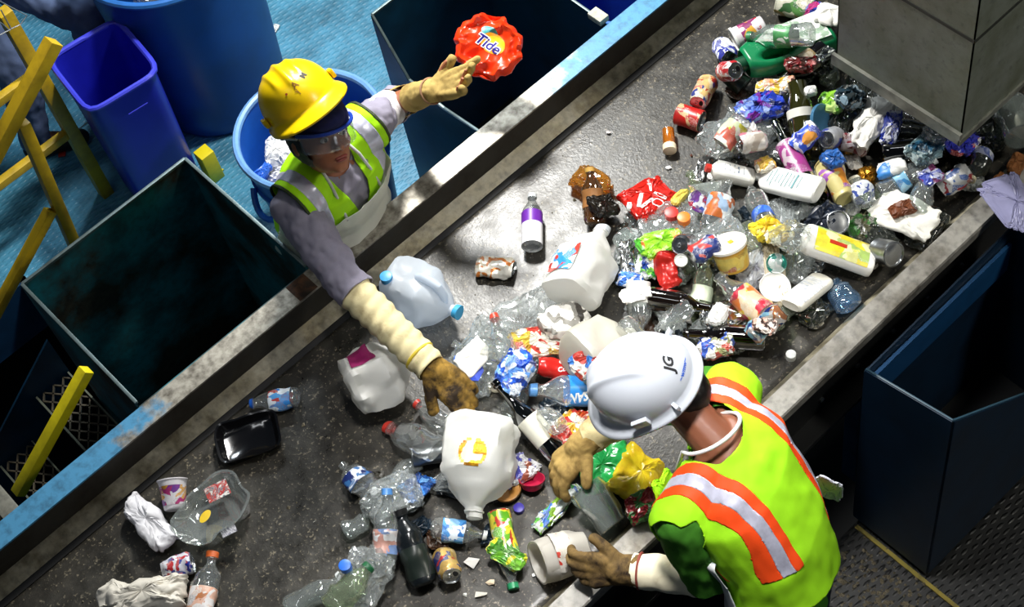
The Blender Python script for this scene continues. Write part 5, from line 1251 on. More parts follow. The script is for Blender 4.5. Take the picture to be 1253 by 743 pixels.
def person_body(root, J, skin, voxel=.0055, hands=True):
    P_ = [loft(torso_rings(J, 0, J.get('s', 1)))]
    N, rt, fw, up_ = frame_of(J); hc = V3(J['head'])
    P_ += head_prims(hc, J['face'], J['crown'])
    P_.append(capsule(N-up_*.03, .058, hc-V3(J['crown'])*.055-U(J['face'])*.012, .050))
    for sd in 'LR':
        sh, el, wr = V3(J['sh'+sd]), V3(J['el'+sd]), V3(J['wr'+sd])
        P_ += [limb(N-up_*.05+(sh-N)*.25, .055, sh, .054), limb(sh, .052, el, .040), limb(el, .040, wr, .027)]
        if hands: h = J['hand'+sd]; P_ += hand(wr, *h, k=.93)
        hp_, kn, an, toe = V3(J['hip'+sd]), V3(J['kn'+sd]), V3(J['an'+sd]), V3(J['toe'+sd])
        P_ += [limb(hp_, .090, kn, .056), limb(kn, .055, an, .036), limb(an, .036, toe, .028)]
    bm = blob(P_, voxel, 3)
    for v in bm.verts: v.co -= root.location
    return bm_obj('body', bm, skin, root, 180)
def put_bm(name, bm, mat, root, label=None, th=None, smooth=180, parent=None):
    for v in bm.verts: v.co -= root.location
    o = bm_obj(name, bm, mat, parent or root, smooth)
    if th: solid(o, th)
    if label: o['label'] = label
    return o
def put_g(name, g, mat, root, label=None, smooth=35, parent=None):
    o = mesh_obj(name, [V3(v)-root.location for v in g[0]], g[1], mat, parent or root, smooth)
    if label: o['label'] = label
    return o
def legs_prims(J, inf=.014):
    P_ = [loft(torso_rings(J, inf*.8, J.get('s', 1), t1=.13))]
    for sd in 'LR':
        hp_, kn, an = V3(J['hip'+sd]), V3(J['kn'+sd]), V3(J['an'+sd]); P_ += [limb(hp_, .090+inf, kn, .060+inf), limb(kn, .060+inf, an, .044+inf)]
    return P_
def boots(root, J, mat):
    for sd in 'LR':
        an, toe = V3(J['an'+sd]), V3(J['toe'+sd]); d = toe-an; d.z = 0; d.normalize(); z0 = J['ground']
        g = [capsule((an.x, an.y, z0+.12), .052, (an.x-d.x*.01, an.y-d.y*.01, z0+.045), .045), capsule((an.x-d.x*.03, an.y-d.y*.03, z0+.042), .040, (an.x+d.x*.17, an.y+d.y*.17, z0+.038), .036)]
        bm = blob(g, .008, 2)
        for v in bm.verts: v.co.z = max(v.co.z, z0+.001)
        put_bm('boot', bm, mat, root)
def fold(bm, amp, freq, seed, only=None):
    bm.normal_update()
    for v in bm.verts:
        if only and not only(v.co): continue
        p = V3((v.co.x*freq, v.co.y*freq, v.co.z*freq*.55))+V3((seed, seed*2, 0))
        v.co += v.normal*(noise.noise(p)*amp+noise.noise(p*2.3)*amp*.45)
def hard_hat(root, c, f, u, mat, style=0, scale=1.0, name='hard_hat', label=None):
    c, f, u = V3(c), U(f), V3(u); r = f.cross(u).normalized(); u = r.cross(f).normalized()
    Rm = Matrix((f, -r, u)).transposed(); a, b, H = .142*scale, .117*scale, .128*scale
    M = Matrix.Translation(c-root.location) @ Rm.to_4x4()
    bm = bmesh.new(); n, m = 96, 34; rows = []
    def sstep(x, e0, e1): t = max(0, min(1, (x-e0)/(e1-e0))); return t*t*(3-2*t)
    for i in range(m+1):
        row = []; phi = PI/2*i/m
        for k in range(n):
            t = 2*PI*k/n; rad = math.sin(phi)**.88; x = a*rad*math.cos(t); y = b*rad*math.sin(t); z = H*math.cos(phi)**.92
            lift = 0
            if style == 0:
                lift = .0075*math.exp(-(y/.010)**2)*sstep(x, -.12, -.06)*(1-sstep(x, .105, .125)) + .0045*(math.exp(-((abs(y)-.038)/.008)**2))*sstep(x, -.09, -.04)*(1-sstep(x, .07, .11))
            else:
                g_ = sstep(x, -.085, -.03)*(1-sstep(x, .115, .14)); yy = abs(y)+.012*(x/.1)
                lift = g_*(.0070*math.exp(-((yy-.040)/.0075)**2) + .0035*(1-sstep(yy, .028, .045)))
            nn = V3((math.sin(phi)*math.cos(t), math.sin(phi)*math.sin(t), math.cos(phi)))
            # groove just above the rim
            v = V3((x, y, z))+nn*lift
            row.append(v)
            if i == 0: break
        rows.append(row)
    for e, dz in ((.004, -.006), (.35, -.010), (.75, -.014), (1.0, -.019), (1.0, -.024)):
        row = []
        for k in range(n):
            t = 2*PI*k/n; fr = max(0, math.cos(t))**1.4; w = (.012+.050*fr if style == 0 else .016+.034*fr)*scale
            if e == .004: w2 = .004
            else: w2 = w*e
            row.append(V3((a*math.cos(t)+math.cos(t)*w2, b*math.sin(t)+math.sin(t)*w2*(1 if fr < .2 else 1), dz-(.010*fr*e if e > .01 else 0))))
        rows.append(row)
    vr = [[bm.verts.new(v) for v in row] for row in rows]
    for i in range(len(vr)-1):
        A_, B_ = vr[i], vr[i+1]
        for k in range(n):
            k2 = (k+1) % n
            if len(A_) == 1: bm.faces.new((A_[0], B_[k], B_[k2]))
            else: bm.faces.new((A_[k], B_[k], B_[k2], A_[k2]))
    bm.transform(M); o = bm_obj(name, bm, mat, root, 60); solid(o, .0035, -1)
    if label: o['label'] = label
    for sg in (1, -1):
        V, Fc = box(-.022, .022, -.006, .006, -.004, .022, bev=.003); V = [M @ (v+V3((.012, sg*(b+.006), .006))) for v in V]; mesh_obj('side_slot', V, Fc, mat, o, 35)
        V, Fc = box(-.016, .016, -.005, .005, -.004, .010, bev=.002); V = [M @ (Matrix.Rotation(sg*2.2, 4, 'Z') @ v+V3((-.080, sg*(b*.80+.008), .0))) for v in V]; mesh_obj('side_slot', V, Fc, mat, o, 35)
    return o, M, (a, b, H)
def hat_text(o, M, dims, s, t, phi, size, mat, rot=0, shear=0, bold=0, label=None, g=None):
    a, b, H = dims; p = V3((a*math.sin(phi)*math.cos(t), b*math.sin(phi)*math.sin(t), H*math.cos(phi)))
    n = V3((math.sin(phi)*math.cos(t)/a, math.sin(phi)*math.sin(t)/b, math.cos(phi)/H)).normalized()
    up_ = V3((0, 0, 1))-n*n.z; up_.normalize(); up_ = Matrix.Rotation(rot, 3, n) @ up_
    R3 = M.to_3x3()
    q = lettering('lettering', s, o, M @ p, R3 @ n, R3 @ up_, size, mat, o, shear, bold, .0012, g)
    if label: q['label'] = label
    return q
def knit_sleeve(a, ra, b, rb, ripples=9, amp=.004, seed=0, bendv=V3((0, 0, 0))):
    a, b = V3(a), V3(b); L = (b-a).length; pr = []; n = 60
    for i in range(n+1):
        t = i/n; pr.append((L*t, ra+(rb-ra)*t))
    V, Fc = lathe(pr, 36); q = V3((1, 0, 0)).rotation_difference((b-a).normalized()).to_matrix().to_4x4(); out = []
    for v in V:
        t = v.x/L; ang = math.atan2(v.z, v.y); w = math.sin((t*ripples+.35*math.sin(ang+seed)+.2*noise.noise(V3((t*6, ang, seed))))*2*PI)
        r = math.hypot(v.y, v.z); k = (r+amp*w+noise.noise(V3((t*8, math.cos(ang)*2, math.sin(ang)*2+seed)))*amp)/r
        p = V3((v.x, v.y*k, v.z*k)); out.append(Matrix.Translation(a) @ q @ p + bendv*math.sin(PI*t))
    return out, Fc
def fabric(col, scale=260, rough=.85, bump=.0006, dark=None, dirt=.2, sheen=0):
    m = NT('woven_cloth'); v = m.coord(); n = m.noise(v, 9, 5, .6); w = m.noise(v, scale, 2, .5)
    c = m.mix(m.ramp(n, [(.4, 0.0), (.75, dirt)]), col, dark or '#20201c')
    return m.done(m.bsdf(c, rough, 0, .25, m.bump(w, .5, bump)))
LIME = fabric('#aaec12', 300, .7, .0004, '#7fae10', .2); LIMEW = fabric('#9ce01c', 300, .75, .0004, '#6f9c18', .25)
SILV = plain('#cfd0e4', .32, .35, .6, .3, 40); ORNG = fabric('#ea4a16', 260, .6, .0003, '#b03a0a', .2)
SKIN = None
def skin(col):
    m = NT('skin'); v = m.coord(); n = m.noise(v, 12, 5, .6)
    return m.done(m.bsdf(m.mix(m.ramp(n, [(.4, 0.0), (.8, .35)]), col, '#6b3524'), .48, 0, .45, m.bump(m.noise(v, 160, 2), .2, .0005), Subsurface__Weight=.06))
def glove_mat(base, dirt, k0, k1, seed=0):
    m = NT('dirty_glove_knit'); v = m.coord(1, (seed, seed*2, 0)); n = m.noise(v, 16, 6, .65, .4); w = m.noise(v, 420, 2)
    f = m.ramp(n, [(k0, 0.0), (k1, 1.0)])
    return m.done(m.bsdf(m.mix(f, base, dirt), .85, 0, .25, m.bump(w, .5, .0008)))

# ------------------------------------------------------------------ the woman in the yellow hard hat
HEADC = at(390, 163, z=1.485)
toc = U(CAM-HEADC); cx3, cy3 = ROT @ V3((1, 0, 0)), ROT @ V3((0, 1, 0))
pu = cx3*-.30+cy3*.95; pl_ = cx3*.95+cy3*.30; hu0 = U(cx3*-.60+cy3*.80)
pu = U(pu-toc*pu.dot(toc)); pl_ = U(pl_-toc*pl_.dot(toc)-pu*pl_.dot(pu))
CROWN = U(pu*.95+toc*.26); FACE = U(toc*.86+pl_*.44-pu*.25); FACE = U(FACE-CROWN*FACE.dot(CROWN))
HATU = U(hu0*.93+toc*.33); HATF = U(toc*.95-hu0*.3+pl_*.12); HATF = U(HATF-HATU*HATF.dot(HATU))
W = dict(neck=(-.180, .510, 1.335), pelvis=(-.185, .665, .90), right=U((-1, -.13, 0)), curve=-.005, s=.93,
         head=HEADC, face=FACE, crown=CROWN,
         shR=(-.352, .475, 1.285), shL=(-.015, .540, 1.285), elR=(-.385, .225, 1.155), wrR=tuple(at(525, 447, 1.075)), elL=(.150, .640, 1.155), wrL=(.195, .475, 1.305),
         hipL=(-.13, .68, .86), hipR=(-.265, .66, .86), knL=(-.12, .67, .47), knR=(-.265, .65, .47), anL=(-.11, .74, .08), anR=(-.265, .72, .08), toeL=(-.10, .60, .04), toeR=(-.265, .58, .04), ground=0)
dR = U(at(592, 508, .985)-V3(W['wrR'])); nR = U(V3((.1, .3, -1)) - dR*V3((.1, .3, -1)).dot(dR)); tR = U(dR.cross(nR))
W['handR'] = (dR, nR, -tR, (.45, .5, .55, .6))
dL = U(V3((.27, .385, 1.36))-V3(W['wrL'])); up_ = U(V3((.55, .75, .25))-dL*V3((.55, .75, .25)).dot(dL)); nL = U(dL.cross(up_))
W['handL'] = (dL, nL, up_, (.02, .38, .45, .50))
wr = empty('person', (-.21, .68, 0))
tag(wr, 'person in yellow hard hat, goggles and lime vest with white apron reaching over the belt', 'person')
SKW = skin('#a56a4c')
body = person_body(wr, W, SKW)
N, rt, fw, up_ = frame_of(W)
def loc(co, N=N, rt=rt, fw=fw, up_=up_):
    d = co-N; return d.dot(rt), d.dot(fw), d.dot(up_)
# trousers, boots
bm = blob(legs_prims(W), .009, 3); put_bm('trousers', bm, fabric('#22304a'), wr); boots(wr, W, plain('#1c1a18', .6))
# grey T-shirt with long loose sleeves
endR = V3(W['elR'])+(V3(W['wrR'])-V3(W['elR']))*.10; endL = V3(W['shL'])+(V3(W['elL'])-V3(W['shL']))*.42
P_ = [loft(torso_rings(W, .012, W['s'], t0=-.01)), limb(N-up_*.05, .060, V3(W['shR']), .062), limb(N-up_*.05, .060, V3(W['shL']), .062),
      limb(V3(W['shR']), .062, V3(W['elR']), .060), limb(V3(W['elR']), .061, V3(W['elR'])+(V3(W['wrR'])-V3(W['elR']))*.3, .058), limb(V3(W['shL']), .064, V3(W['elL']), .056)]
bm = blob(P_, .006, 3)
ar = U(V3(W['wrR'])-V3(W['elR'])); al = U(V3(W['elL'])-V3(W['shL']))
keep(bm, lambda co: max(-(co-endR).dot(ar), (co-endR).length-.14)); keep(bm, lambda co: max(-(co-endL).dot(al), (co-endL).length-.12))
keep(bm, lambda co: max(math.hypot(loc(co)[0], loc(co)[1]-.01)-.062, -loc(co)[2]-.035))
fold(bm, .011, 26, 3)
shirt = put_bm('tshirt', bm, fabric('#8f8b9c', 240, .85, .0005, '#66626f', .35), wr, 'grey lilac T-shirt with baggy sleeves', .003)
# vest
P_ = [loft(torso_rings(W, .024, W['s'], t0=.02)), limb(N-up_*.055, .068, V3(W['shR']), .082), limb(N-up_*.055, .068, V3(W['shL']), .082)]
bm = blob(P_, .0055, 5)
keep(bm, lambda co: max(.182-abs(loc(co)[0]), -.17-loc(co)[2]))
keep(bm, lambda co: max(math.hypot(loc(co)[0], loc(co)[1])-.062, -loc(co)[2]-.05))
keep(bm, lambda co: max(abs(loc(co)[0])-.052*max(0, (loc(co)[2]+.24)/.24)-.002, -loc(co)[1]))
fold(bm, .004, 18, 9)
sbs = [take(bm, lambda co, sg=sg: min(sg*loc(co)[0]-.108, .152-sg*loc(co)[0], loc(co)[2]+.30), .0012) for sg in (1, -1)]
bdl = take(bm, lambda co: min(loc(co)[0]-.174, loc(co)[2]+.22), .0008); bdr = take(bm, lambda co: min(-loc(co)[0]-.174, loc(co)[2]+.22), .0008)
vest = put_bm('safety_vest', bm, LIME, wr, 'lime yellow safety vest', .003)
for s_ in sbs: put_bm('reflective_stripe', s_, SILV, wr, 'silver lilac reflective shoulder strip', .003, parent=vest)
for bd in (bdl, bdr): put_bm('piping', bd, plain('#2b3a18', .7), wr, 'dark armhole piping', .004, parent=vest)
# apron: translucent white plastic over chest and belly
P_ = [loft(torso_rings(W, .040, W['s'], t0=-.10, t1=.9, belly=.07)), limb(N-up_*.06, .070, V3(W['shR'])-up_*.02, .070), limb(N-up_*.06, .070, V3(W['shL'])-up_*.02, .070)]
bm = blob(P_, .006, 5)
keep(bm, lambda co: loc(co)[1]+.035)
keep(bm, lambda co: -loc(co)[2]-.105-max(0, (abs(loc(co)[0])-.09))*.5+ .30*max(0, .06-abs(abs(loc(co)[0])-.0))*0)
fold(bm, .008, 16, 5)
ap = put_bm('apron', bm, frosted('#f4f4ec', .06, .4), wr, 'white translucent plastic apron', .0015)
for sg in (1, -1):
    pts = [N+rt*(.075*sg)+fw*.150-up_*.125, N+rt*(.070*sg)+fw*.112-up_*.055, N+rt*(.064*sg)+fw*.07+up_*.005, N+rt*(.052*sg)+fw*.005+up_*.045, N+rt*(.03*sg)-fw*.055+up_*.05, N-fw*.066+up_*.052]
    put_g('apron_strap', tube(pts, .005, 8), plain('#cfd0d2', .5), wr, parent=ap)
# head: hair, cap, goggles, eyes, hat
hc, hf, hu = V3(W['head']), U(W['face']), V3(W['crown']).normalized(); hr = hf.cross(hu).normalized(); hu = hr.cross(hf).normalized()
HR = Matrix((hr, hf, hu)).transposed()
def hl(co, hc=hc, hr=hr, hf=hf, hu=hu): d = co-hc; return d.dot(hr), d.dot(hf), d.dot(hu)
bm = blob([ellipsoid(hc+hu*.004-hf*.014, (.086, .098, .104), HR), ellipsoid(hc-hf*.06-hu*.05, (.055, .045, .05), HR)], .005, 3)
keep(bm, lambda co: .028-hl(co)[1]); fold(bm, .003, 60, 2)
put_bm('hair', bm, plain('#17100d', .45, 0, .5, .2, 60), wr, 'short dark hair', .002)
bm = blob([ellipsoid(hc+hu*.034-hf*.002, (.090, .112, .112), HR), ellipsoid(hc+hu*.052+hf*.060+hr*.010, (.062, .085, .030), HR)], .005, 2)
keep(bm, lambda co: hl(co)[2]-.022+hl(co)[1]*.05); fold(bm, .003, 30, 4)
put_bm('bandana', bm, fabric('#1e2250', 240), wr, 'dark navy cloth cap under the hard hat', .002)
for sg in (1, -1):
    e = hc+hr*.031*sg+hf*.083+hu*.0; put_g('eye', ellipsoid(e, (.013, .009, .008), HR), plain('#d8d0c8', .3), wr)
    put_g('pupil', ellipsoid(e+hf*.006-hu*.001, (.006, .0045, .006), HR), plain('#140c08', .2), wr)
    put_g('eyebrow', capsule(hc+hr*.016*sg+hf*.094+hu*.018, .0035, hc+hr*.046*sg+hf*.082+hu*.018, .003), plain('#17100d', .6), wr)
put_g('lips', join(ellipsoid(hc+hf*.092-hu*.0615, (.021, .008, .005), HR), ellipsoid(hc+hf*.090-hu*.070, (.018, .008, .005), HR)), plain('#8c4038', .45), wr)
gg = [];  V, Fc = [], []
for i in range(25):
    a = -1.25+2.5*i/24
    for z in (.024, .012, -.004, -.020, -.030): V.append(hc+hr*(math.sin(a)*.092)+hf*(.010+math.cos(a)*(.108+.004*(z > 0)))+hu*(z-.004*math.cos(a*2)))
for i in range(24):
    for k in range(4): Fc.append((i*5+k, i*5+k+1, i*5+k+6, i*5+k+5))
gl = put_g('safety_goggles', (V, Fc), clear('#f4f6f8', .10, .05, .04), wr, 'clear safety goggles', 180); solid(gl, .0015)
put_g('frame', tube([hc+hr*(math.sin(a)*.093)+hf*(.010+math.cos(a)*.113)+hu*(.026-.004*math.cos(a*2)) for a in [-1.3+2.6*i/20 for i in range(21)]], .0055, 8), plain('#1c3fa8', .35), wr, 'blue goggle frame', parent=gl)
for sg in (1, -1): put_g('temple_arm', tube([hc+hr*.0905*sg+hf*.040+hu*.022, hc+hr*.092*sg-hf*.02+hu*.018, hc+hr*.088*sg-hf*.06+hu*.010], .004, 8), plain('#c9ccd2', .3), wr, parent=gl)
HATY = plain('#ecc80c', .28, 0, .5, .16, 7, 0, '#a8780c')
ff, uu = HATF, HATU
hat, HM_, hd = hard_hat(wr, hc+hu*.050-hf*.012+HATU*.050, ff, uu, HATY, 0, .95, 'hard_hat', 'yellow hard hat with scribbled marks')
BLK = plain('#22180c', .6)
hat_text(hat, HM_, hd, 'M', .42, .95, .022, BLK, .2, 0, .0012); hat_text(hat, HM_, hd, 'A', .02, 1.0, .028, plain('#8a5a14', .6), .15, 0, 0); hat_text(hat, HM_, hd, 'y', -.05, 1.12, .026, plain('#7a4a10', .6), .6)
dot = lathe([(0, 0), (0, .0035)], 12); dot = xf(dot, Matrix.Rotation(PI/2, 4, 'Y'))
hat_text(hat, HM_, hd, '', -.32, 1.05, .01, plain('#9c2a14', .6), 0, g=dot, label='small red dot')
# knit sleeve, right glove
CREAM = glove_mat('#d8cca0', '#a8946a', .5, .8, 1)
KS = knit_sleeve(V3(W['elR'])+ar*.015, .051, V3(W['wrR'])+ar*.01, .044, 8.5, .0026, 2)
o = put_g('knit_sleeve', KS, CREAM, wr, 'cream knitted sleeve with folds', 180); solid(o, .003)
GLB = glove_mat('#9c7a34', '#2a2015', .36, .62, 4)
wR = V3(W['wrR'])
bm = blob(hand(wR, *W['handR'][:3], curl=W['handR'][3], k=1.18, inf=.0045)+[capsule(wR-ar*.05, .046, wR+dR*.03, .036)], .0038, 3)
keep(bm, lambda co: (co-(wR-ar*.045)).dot(ar)); fold(bm, .004, 40, 6)
g_ = put_bm('work_glove', bm, GLB, wr, 'stained brown glove on the right hand', .0015)
V, Fc = tube([wR-ar*.040+(U(ar.orthogonal())*math.cos(t)+ar.cross(U(ar.orthogonal()))*math.sin(t))*.046 for t in [2*PI*i/28 for i in range(28)]], .0055, 8, True)
put_g('cuff_band', (V, Fc), plain('#c8b030', .7), wr, 'yellow cuff edge', parent=g_)
# left arm: white inner sleeve, long tan glove, open hand
elL, wL = V3(W['elL']), V3(W['wrL']); al2 = U(wL-elL)
put_g('inner_sleeve', knit_sleeve(endL-al*.03, .059, V3(W['elL'])-al*.005, .054, 3, .003, 5), plain('#d9d6d8', .8), wr, 'pale inner sleeve cuff', 180)
TAN = glove_mat('#b39a5c', '#6f5526', .48, .75, 7)
bm = blob(hand(wL, *W['handL'][:3], curl=W['handL'][3], k=1.08, inf=.0030, thumb=(.75, .75, .1), spread=.24)+[capsule(elL+al2*.01, .050, wL, .036), capsule(elL, .052, elL+al2*.05, .048)], .0038, 3)
keep(bm, lambda co: max((co-(elL-al*.035)).dot(al), (co-elL).length-.12)); fold(bm, .003, 45, 8)
g_ = put_bm('work_glove', bm, TAN, wr, 'long tan glove on the raised left hand', .0015)
o_ = U(al2.orthogonal())
V, Fc = tube([wL+al2*.004+(o_*math.cos(t)+al2.cross(o_)*math.sin(t))*.039 for t in [2*PI*i/28 for i in range(28)]], .0035, 8, True)
put_g('wrist_seam', (V, Fc), plain('#a07a5a', .7), wr, 'reddish wrist seam', parent=g_)

# ------------------------------------------------------------------ the man in the white hard hat
Mn = dict(neck=(-.120, -.985, 1.405), pelvis=(-.185, -1.270, .96), right=U((.89, .45, 0)), curve=-.045, s=.97,
          head=tuple(at(801, 476, 1.465)), face=(-.50, .52, -.72), crown=V3((-.42, .50, .76)),
          shR=(.025, -.890, 1.315), shL=(-.300, -1.040, 1.290), elR=(-.060, -.685, 1.150), wrR=(-.235, -.590, 1.045), elL=(-.300, -1.125, 1.060), wrL=(-.425, -.945, 1.040),
          hipL=(-.25, -1.30, .90), hipR=(-.09, -1.22, .90), knL=(-.26, -1.22, .42), knR=(-.04, -1.14, .42), anL=(-.24, -1.34, -.03), anR=(-.02, -1.26, -.03), toeL=(-.30, -1.21, -.09), toeR=(-.06, -1.12, -.09), ground=-.13)
dR = U(V3((-.375, -.585, .985))-V3(Mn['wrR'])); a_ = V3((.1, -.2, -1)); nR = U(a_-dR*a_.dot(dR)); tR = U(dR.cross(nR))
Mn['handR'] = (dR, nR, tR if tR.y < 0 else -tR, (.55, .6, .6, .65))
dL = U(V3((-.53, -.835, 1.035))-V3(Mn['wrL'])); a_ = V3((.3, .5, -.5)); nL = U(a_-dL*a_.dot(dL)); tL = U(dL.cross(nL))
Mn['handL'] = (dL, nL, tL if tL.z > 0 else -tL, (.6, .65, .7, .75))
mr = empty('person', (-.15, -1.25, -.13)); tag(mr, 'person in white hard hat and lime vest with orange stripes bending over the belt', 'person')
body = person_body(mr, Mn, skin('#7c4c36'))
N, rt, fw, up_ = frame_of(Mn)
def locm(co, N=N, rt=rt, fw=fw, up_=up_): d = co-N; return d.dot(rt), d.dot(fw), d.dot(up_)
bm = blob(legs_prims(Mn), .009, 3); put_bm('trousers', bm, fabric('#141c2c'), mr); boots(mr, Mn, plain('#15130f', .6))
shR, shL, elR, elL = V3(Mn['shR']), V3(Mn['shL']), V3(Mn['elR']), V3(Mn['elL'])
eL = shL+(elL-shL)*.92; eR = shR+(elR-shR)*.8; dl, dr = U(elL-shL), U(elR-shR)
P_ = [loft(torso_rings(Mn, .010, Mn['s'], t0=-.08)), limb(N-up_*.05, .058, shR, .062), limb(N-up_*.05, .058, shL, .079), limb(shL, .079, elL, .072), limb(shR, .072, elR, .066)]
bm = blob(P_, .006, 3)
keep(bm, lambda co: max(-(co-eL).dot(dl), (co-eL).length-.13)); keep(bm, lambda co: max(-(co-eR).dot(dr), (co-eR).length-.13))
keep(bm, lambda co: max(math.hypot(locm(co)[0], locm(co)[1])-.092, -locm(co)[2]-.05)); fold(bm, .007, 20, 13)
put_bm('tshirt', bm, fabric('#3c7a1e', 240, .85, .0005, '#234a12', .35), mr, 'green T-shirt', .003)
P_ = [loft(torso_rings(Mn, .026, Mn['s'], t0=-.05, belly=.012)), limb(N-up_*.05, .070, shR+rt*.01, .080), limb(N-up_*.05, .070, shL-rt*.01, .080)]
bm = blob(P_, .0055, 6)
keep(bm, lambda co: max(.182-abs(locm(co)[0]), locm(co)[2]+.115, -.27-locm(co)[2]))
keep(bm, lambda co: max((.235 if locm(co)[0] > 0 else .212)-abs(locm(co)[0]), -.17-locm(co)[2]))
keep(bm, lambda co: max(math.hypot(locm(co)[0], locm(co)[1]-.01)-.080, -locm(co)[2]-.07))
keep(bm, lambda co: max(abs(locm(co)[0])-.072*max(0, (locm(co)[2]+.30)/.30)-.002, -locm(co)[1]))
keep(bm, lambda co: locm(co)[2]+.46)
fold(bm, .007, 13, 21)
def band(a, b, sg): return lambda co: min(sg*locm(co)[0]-a, b-sg*locm(co)[0], locm(co)[2]+.33)
svs = [take(bm, band(.108, .134, sg), .0022) for sg in (1, -1)]; ogs = [take(bm, band(a, b, sg), .0014) for sg in (1, -1) for a, b in ((.084, .108), (.134, .158))]
side = take(bm, lambda co: min(locm(co)[0]-.16, locm(co)[2]+.32, -.22-locm(co)[2]), .0014)
sb = take(side, lambda co: min(locm(co)[2]+.285, -.255-locm(co)[2]), .001)
vest = put_bm('safety_vest', bm, LIMEW, mr, 'lime yellow safety vest', .003)
for s_ in svs: put_bm('reflective_stripe', s_, SILV, mr, 'silver centre of the shoulder stripe', .003, parent=vest)
for s_ in ogs: put_bm('orange_stripe', s_, ORNG, mr, 'orange shoulder stripe', .003, parent=vest)
put_bm('orange_stripe', side, ORNG, mr, 'orange side stripe', .003, parent=vest); put_bm('reflective_stripe', sb, SILV, mr, None, .003, parent=vest)
# loose front panels of the vest hanging forward
for sg in (1, -1):
    pc = k_bag(.30, .13, .016, LIMEW, 50+sg, .008, 9)
    c_ = N+fw*.135-up_*.20+rt*(.085*sg); Mx = Matrix.Translation(c_) @ Matrix((up_*-1, rt, fw)).transposed().to_4x4() @ Matrix.Translation((-.15, 0, 0))
    put_g('front_panel', ([Mx @ v for v in pc.parts[0]['V']], pc.parts[0]['F']), LIMEW, mr, None, 60, parent=vest)
# apron cord round the neck, apron front
ring = []
for i in range(25):
    t = PI*1.45*(i/24-.5)-PI/2; ring.append(N+rt*(math.cos(t)*.082)+fw*(math.sin(t)*.082+.012)+up_*(.012+.0*t)+up_*.016*math.sin(-t)+fw*0)
ring = [N+rt*.075+fw*.15-up_*.13]+[ring[-1]*1.0]*0+ring[::-1]+[N-rt*.085+fw*.13-up_*.10]
put_g('apron_cord', tube(ring, .0055, 8), plain('#d9dadb', .6), mr, 'white cord round the neck', 180)
P_ = [loft(torso_rings(Mn, .044, Mn['s'], t0=-.10, t1=.72))]
bm = blob(P_, .008, 4); keep(bm, lambda co: locm(co)[1]-.02); keep(bm, lambda co: -locm(co)[2]-.15)
put_bm('apron', bm, plain('#cfd2d4', .5), mr, 'whitish apron front', .002)
pc = k_bag(.17, .07, .012, plain('#c9ccd8', .7, 0, .3, .2, 10), 33, .005, 7)
Mx = Matrix.Translation(at(1014, 598, 1.06)) @ Matrix.Rotation(.4, 4, 'Z') @ Matrix.Rotation(PI/2*.9, 4, 'Y') @ Matrix.Translation((-.08, 0, 0))
put_g('apron_tail', ([Mx @ v for v in pc.parts[0]['V']], pc.parts[0]['F']), pc.parts[0]['mat'], mr, 'white cloth tail hanging from the right hip', 28)
hc, hf, hu = V3(Mn['head']), U(Mn['face']), V3(Mn['crown']).normalized(); hr = hf.cross(hu).normalized(); hu = hr.cross(hf).normalized(); HR = Matrix((hr, hf, hu)).transposed()
def hl2(co, hc=hc, hr=hr, hf=hf, hu=hu): d = co-hc; return d.dot(hr), d.dot(hf), d.dot(hu)
bm = blob([ellipsoid(hc+hu*.006-hf*.012, (.084, .100, .102), HR), ellipsoid(hc-hf*.052-hu*.070, (.062, .052, .055), HR)], .005, 2); keep(bm, lambda co: .02-hl2(co)[1]-.3*max(0, -hl2(co)[2])); keep(bm, lambda co: hl2(co)[2]+.118); fold(bm, .0015, 90, 2)
put_bm('hair', bm, plain('#1a110c', .5, 0, .5, .2, 60), mr, 'short dark hair at the nape', .0015)
for sg in (1, -1):
    e = hc+hr*.031*sg+hf*.083; put_g('eye', ellipsoid(e, (.013, .009, .008), HR), plain('#d8d0c8', .3), mr); put_g('pupil', ellipsoid(e+hf*.006, (.006, .0045, .006), HR), plain('#140c08', .2), mr)
put_g('lips', join(ellipsoid(hc+hf*.092-hu*.0615, (.021, .008, .005), HR), ellipsoid(hc+hf*.090-hu*.070, (.018, .008, .005), HR)), plain('#84463a', .45), mr)
HATW = plain('#bcc1ca', .25, 0, .5, .12, 6, 0, '#9aa0a8')
hatf = U(V3((-.66, .58, -.48))); hatu = U(V3((-.40, .34, .86)))
hat, HM_, hd = hard_hat(mr, hc+hu*.042-hf*.010, hatf, hatu, HATW, 1, .985, 'hard_hat', 'white hard hat with the letters J G')
hat_text(hat, HM_, hd, 'JG', PI-.30, .98, .036, plain('#16171c', .5), .38, .3, .0015, 'black letters J G')
hat_text(hat, HM_, hd, '~wmw~', PI-.28, 1.30, .018, plain('#2f5fc8', .5), 0, .2, .0004, 'blue faded handwriting')
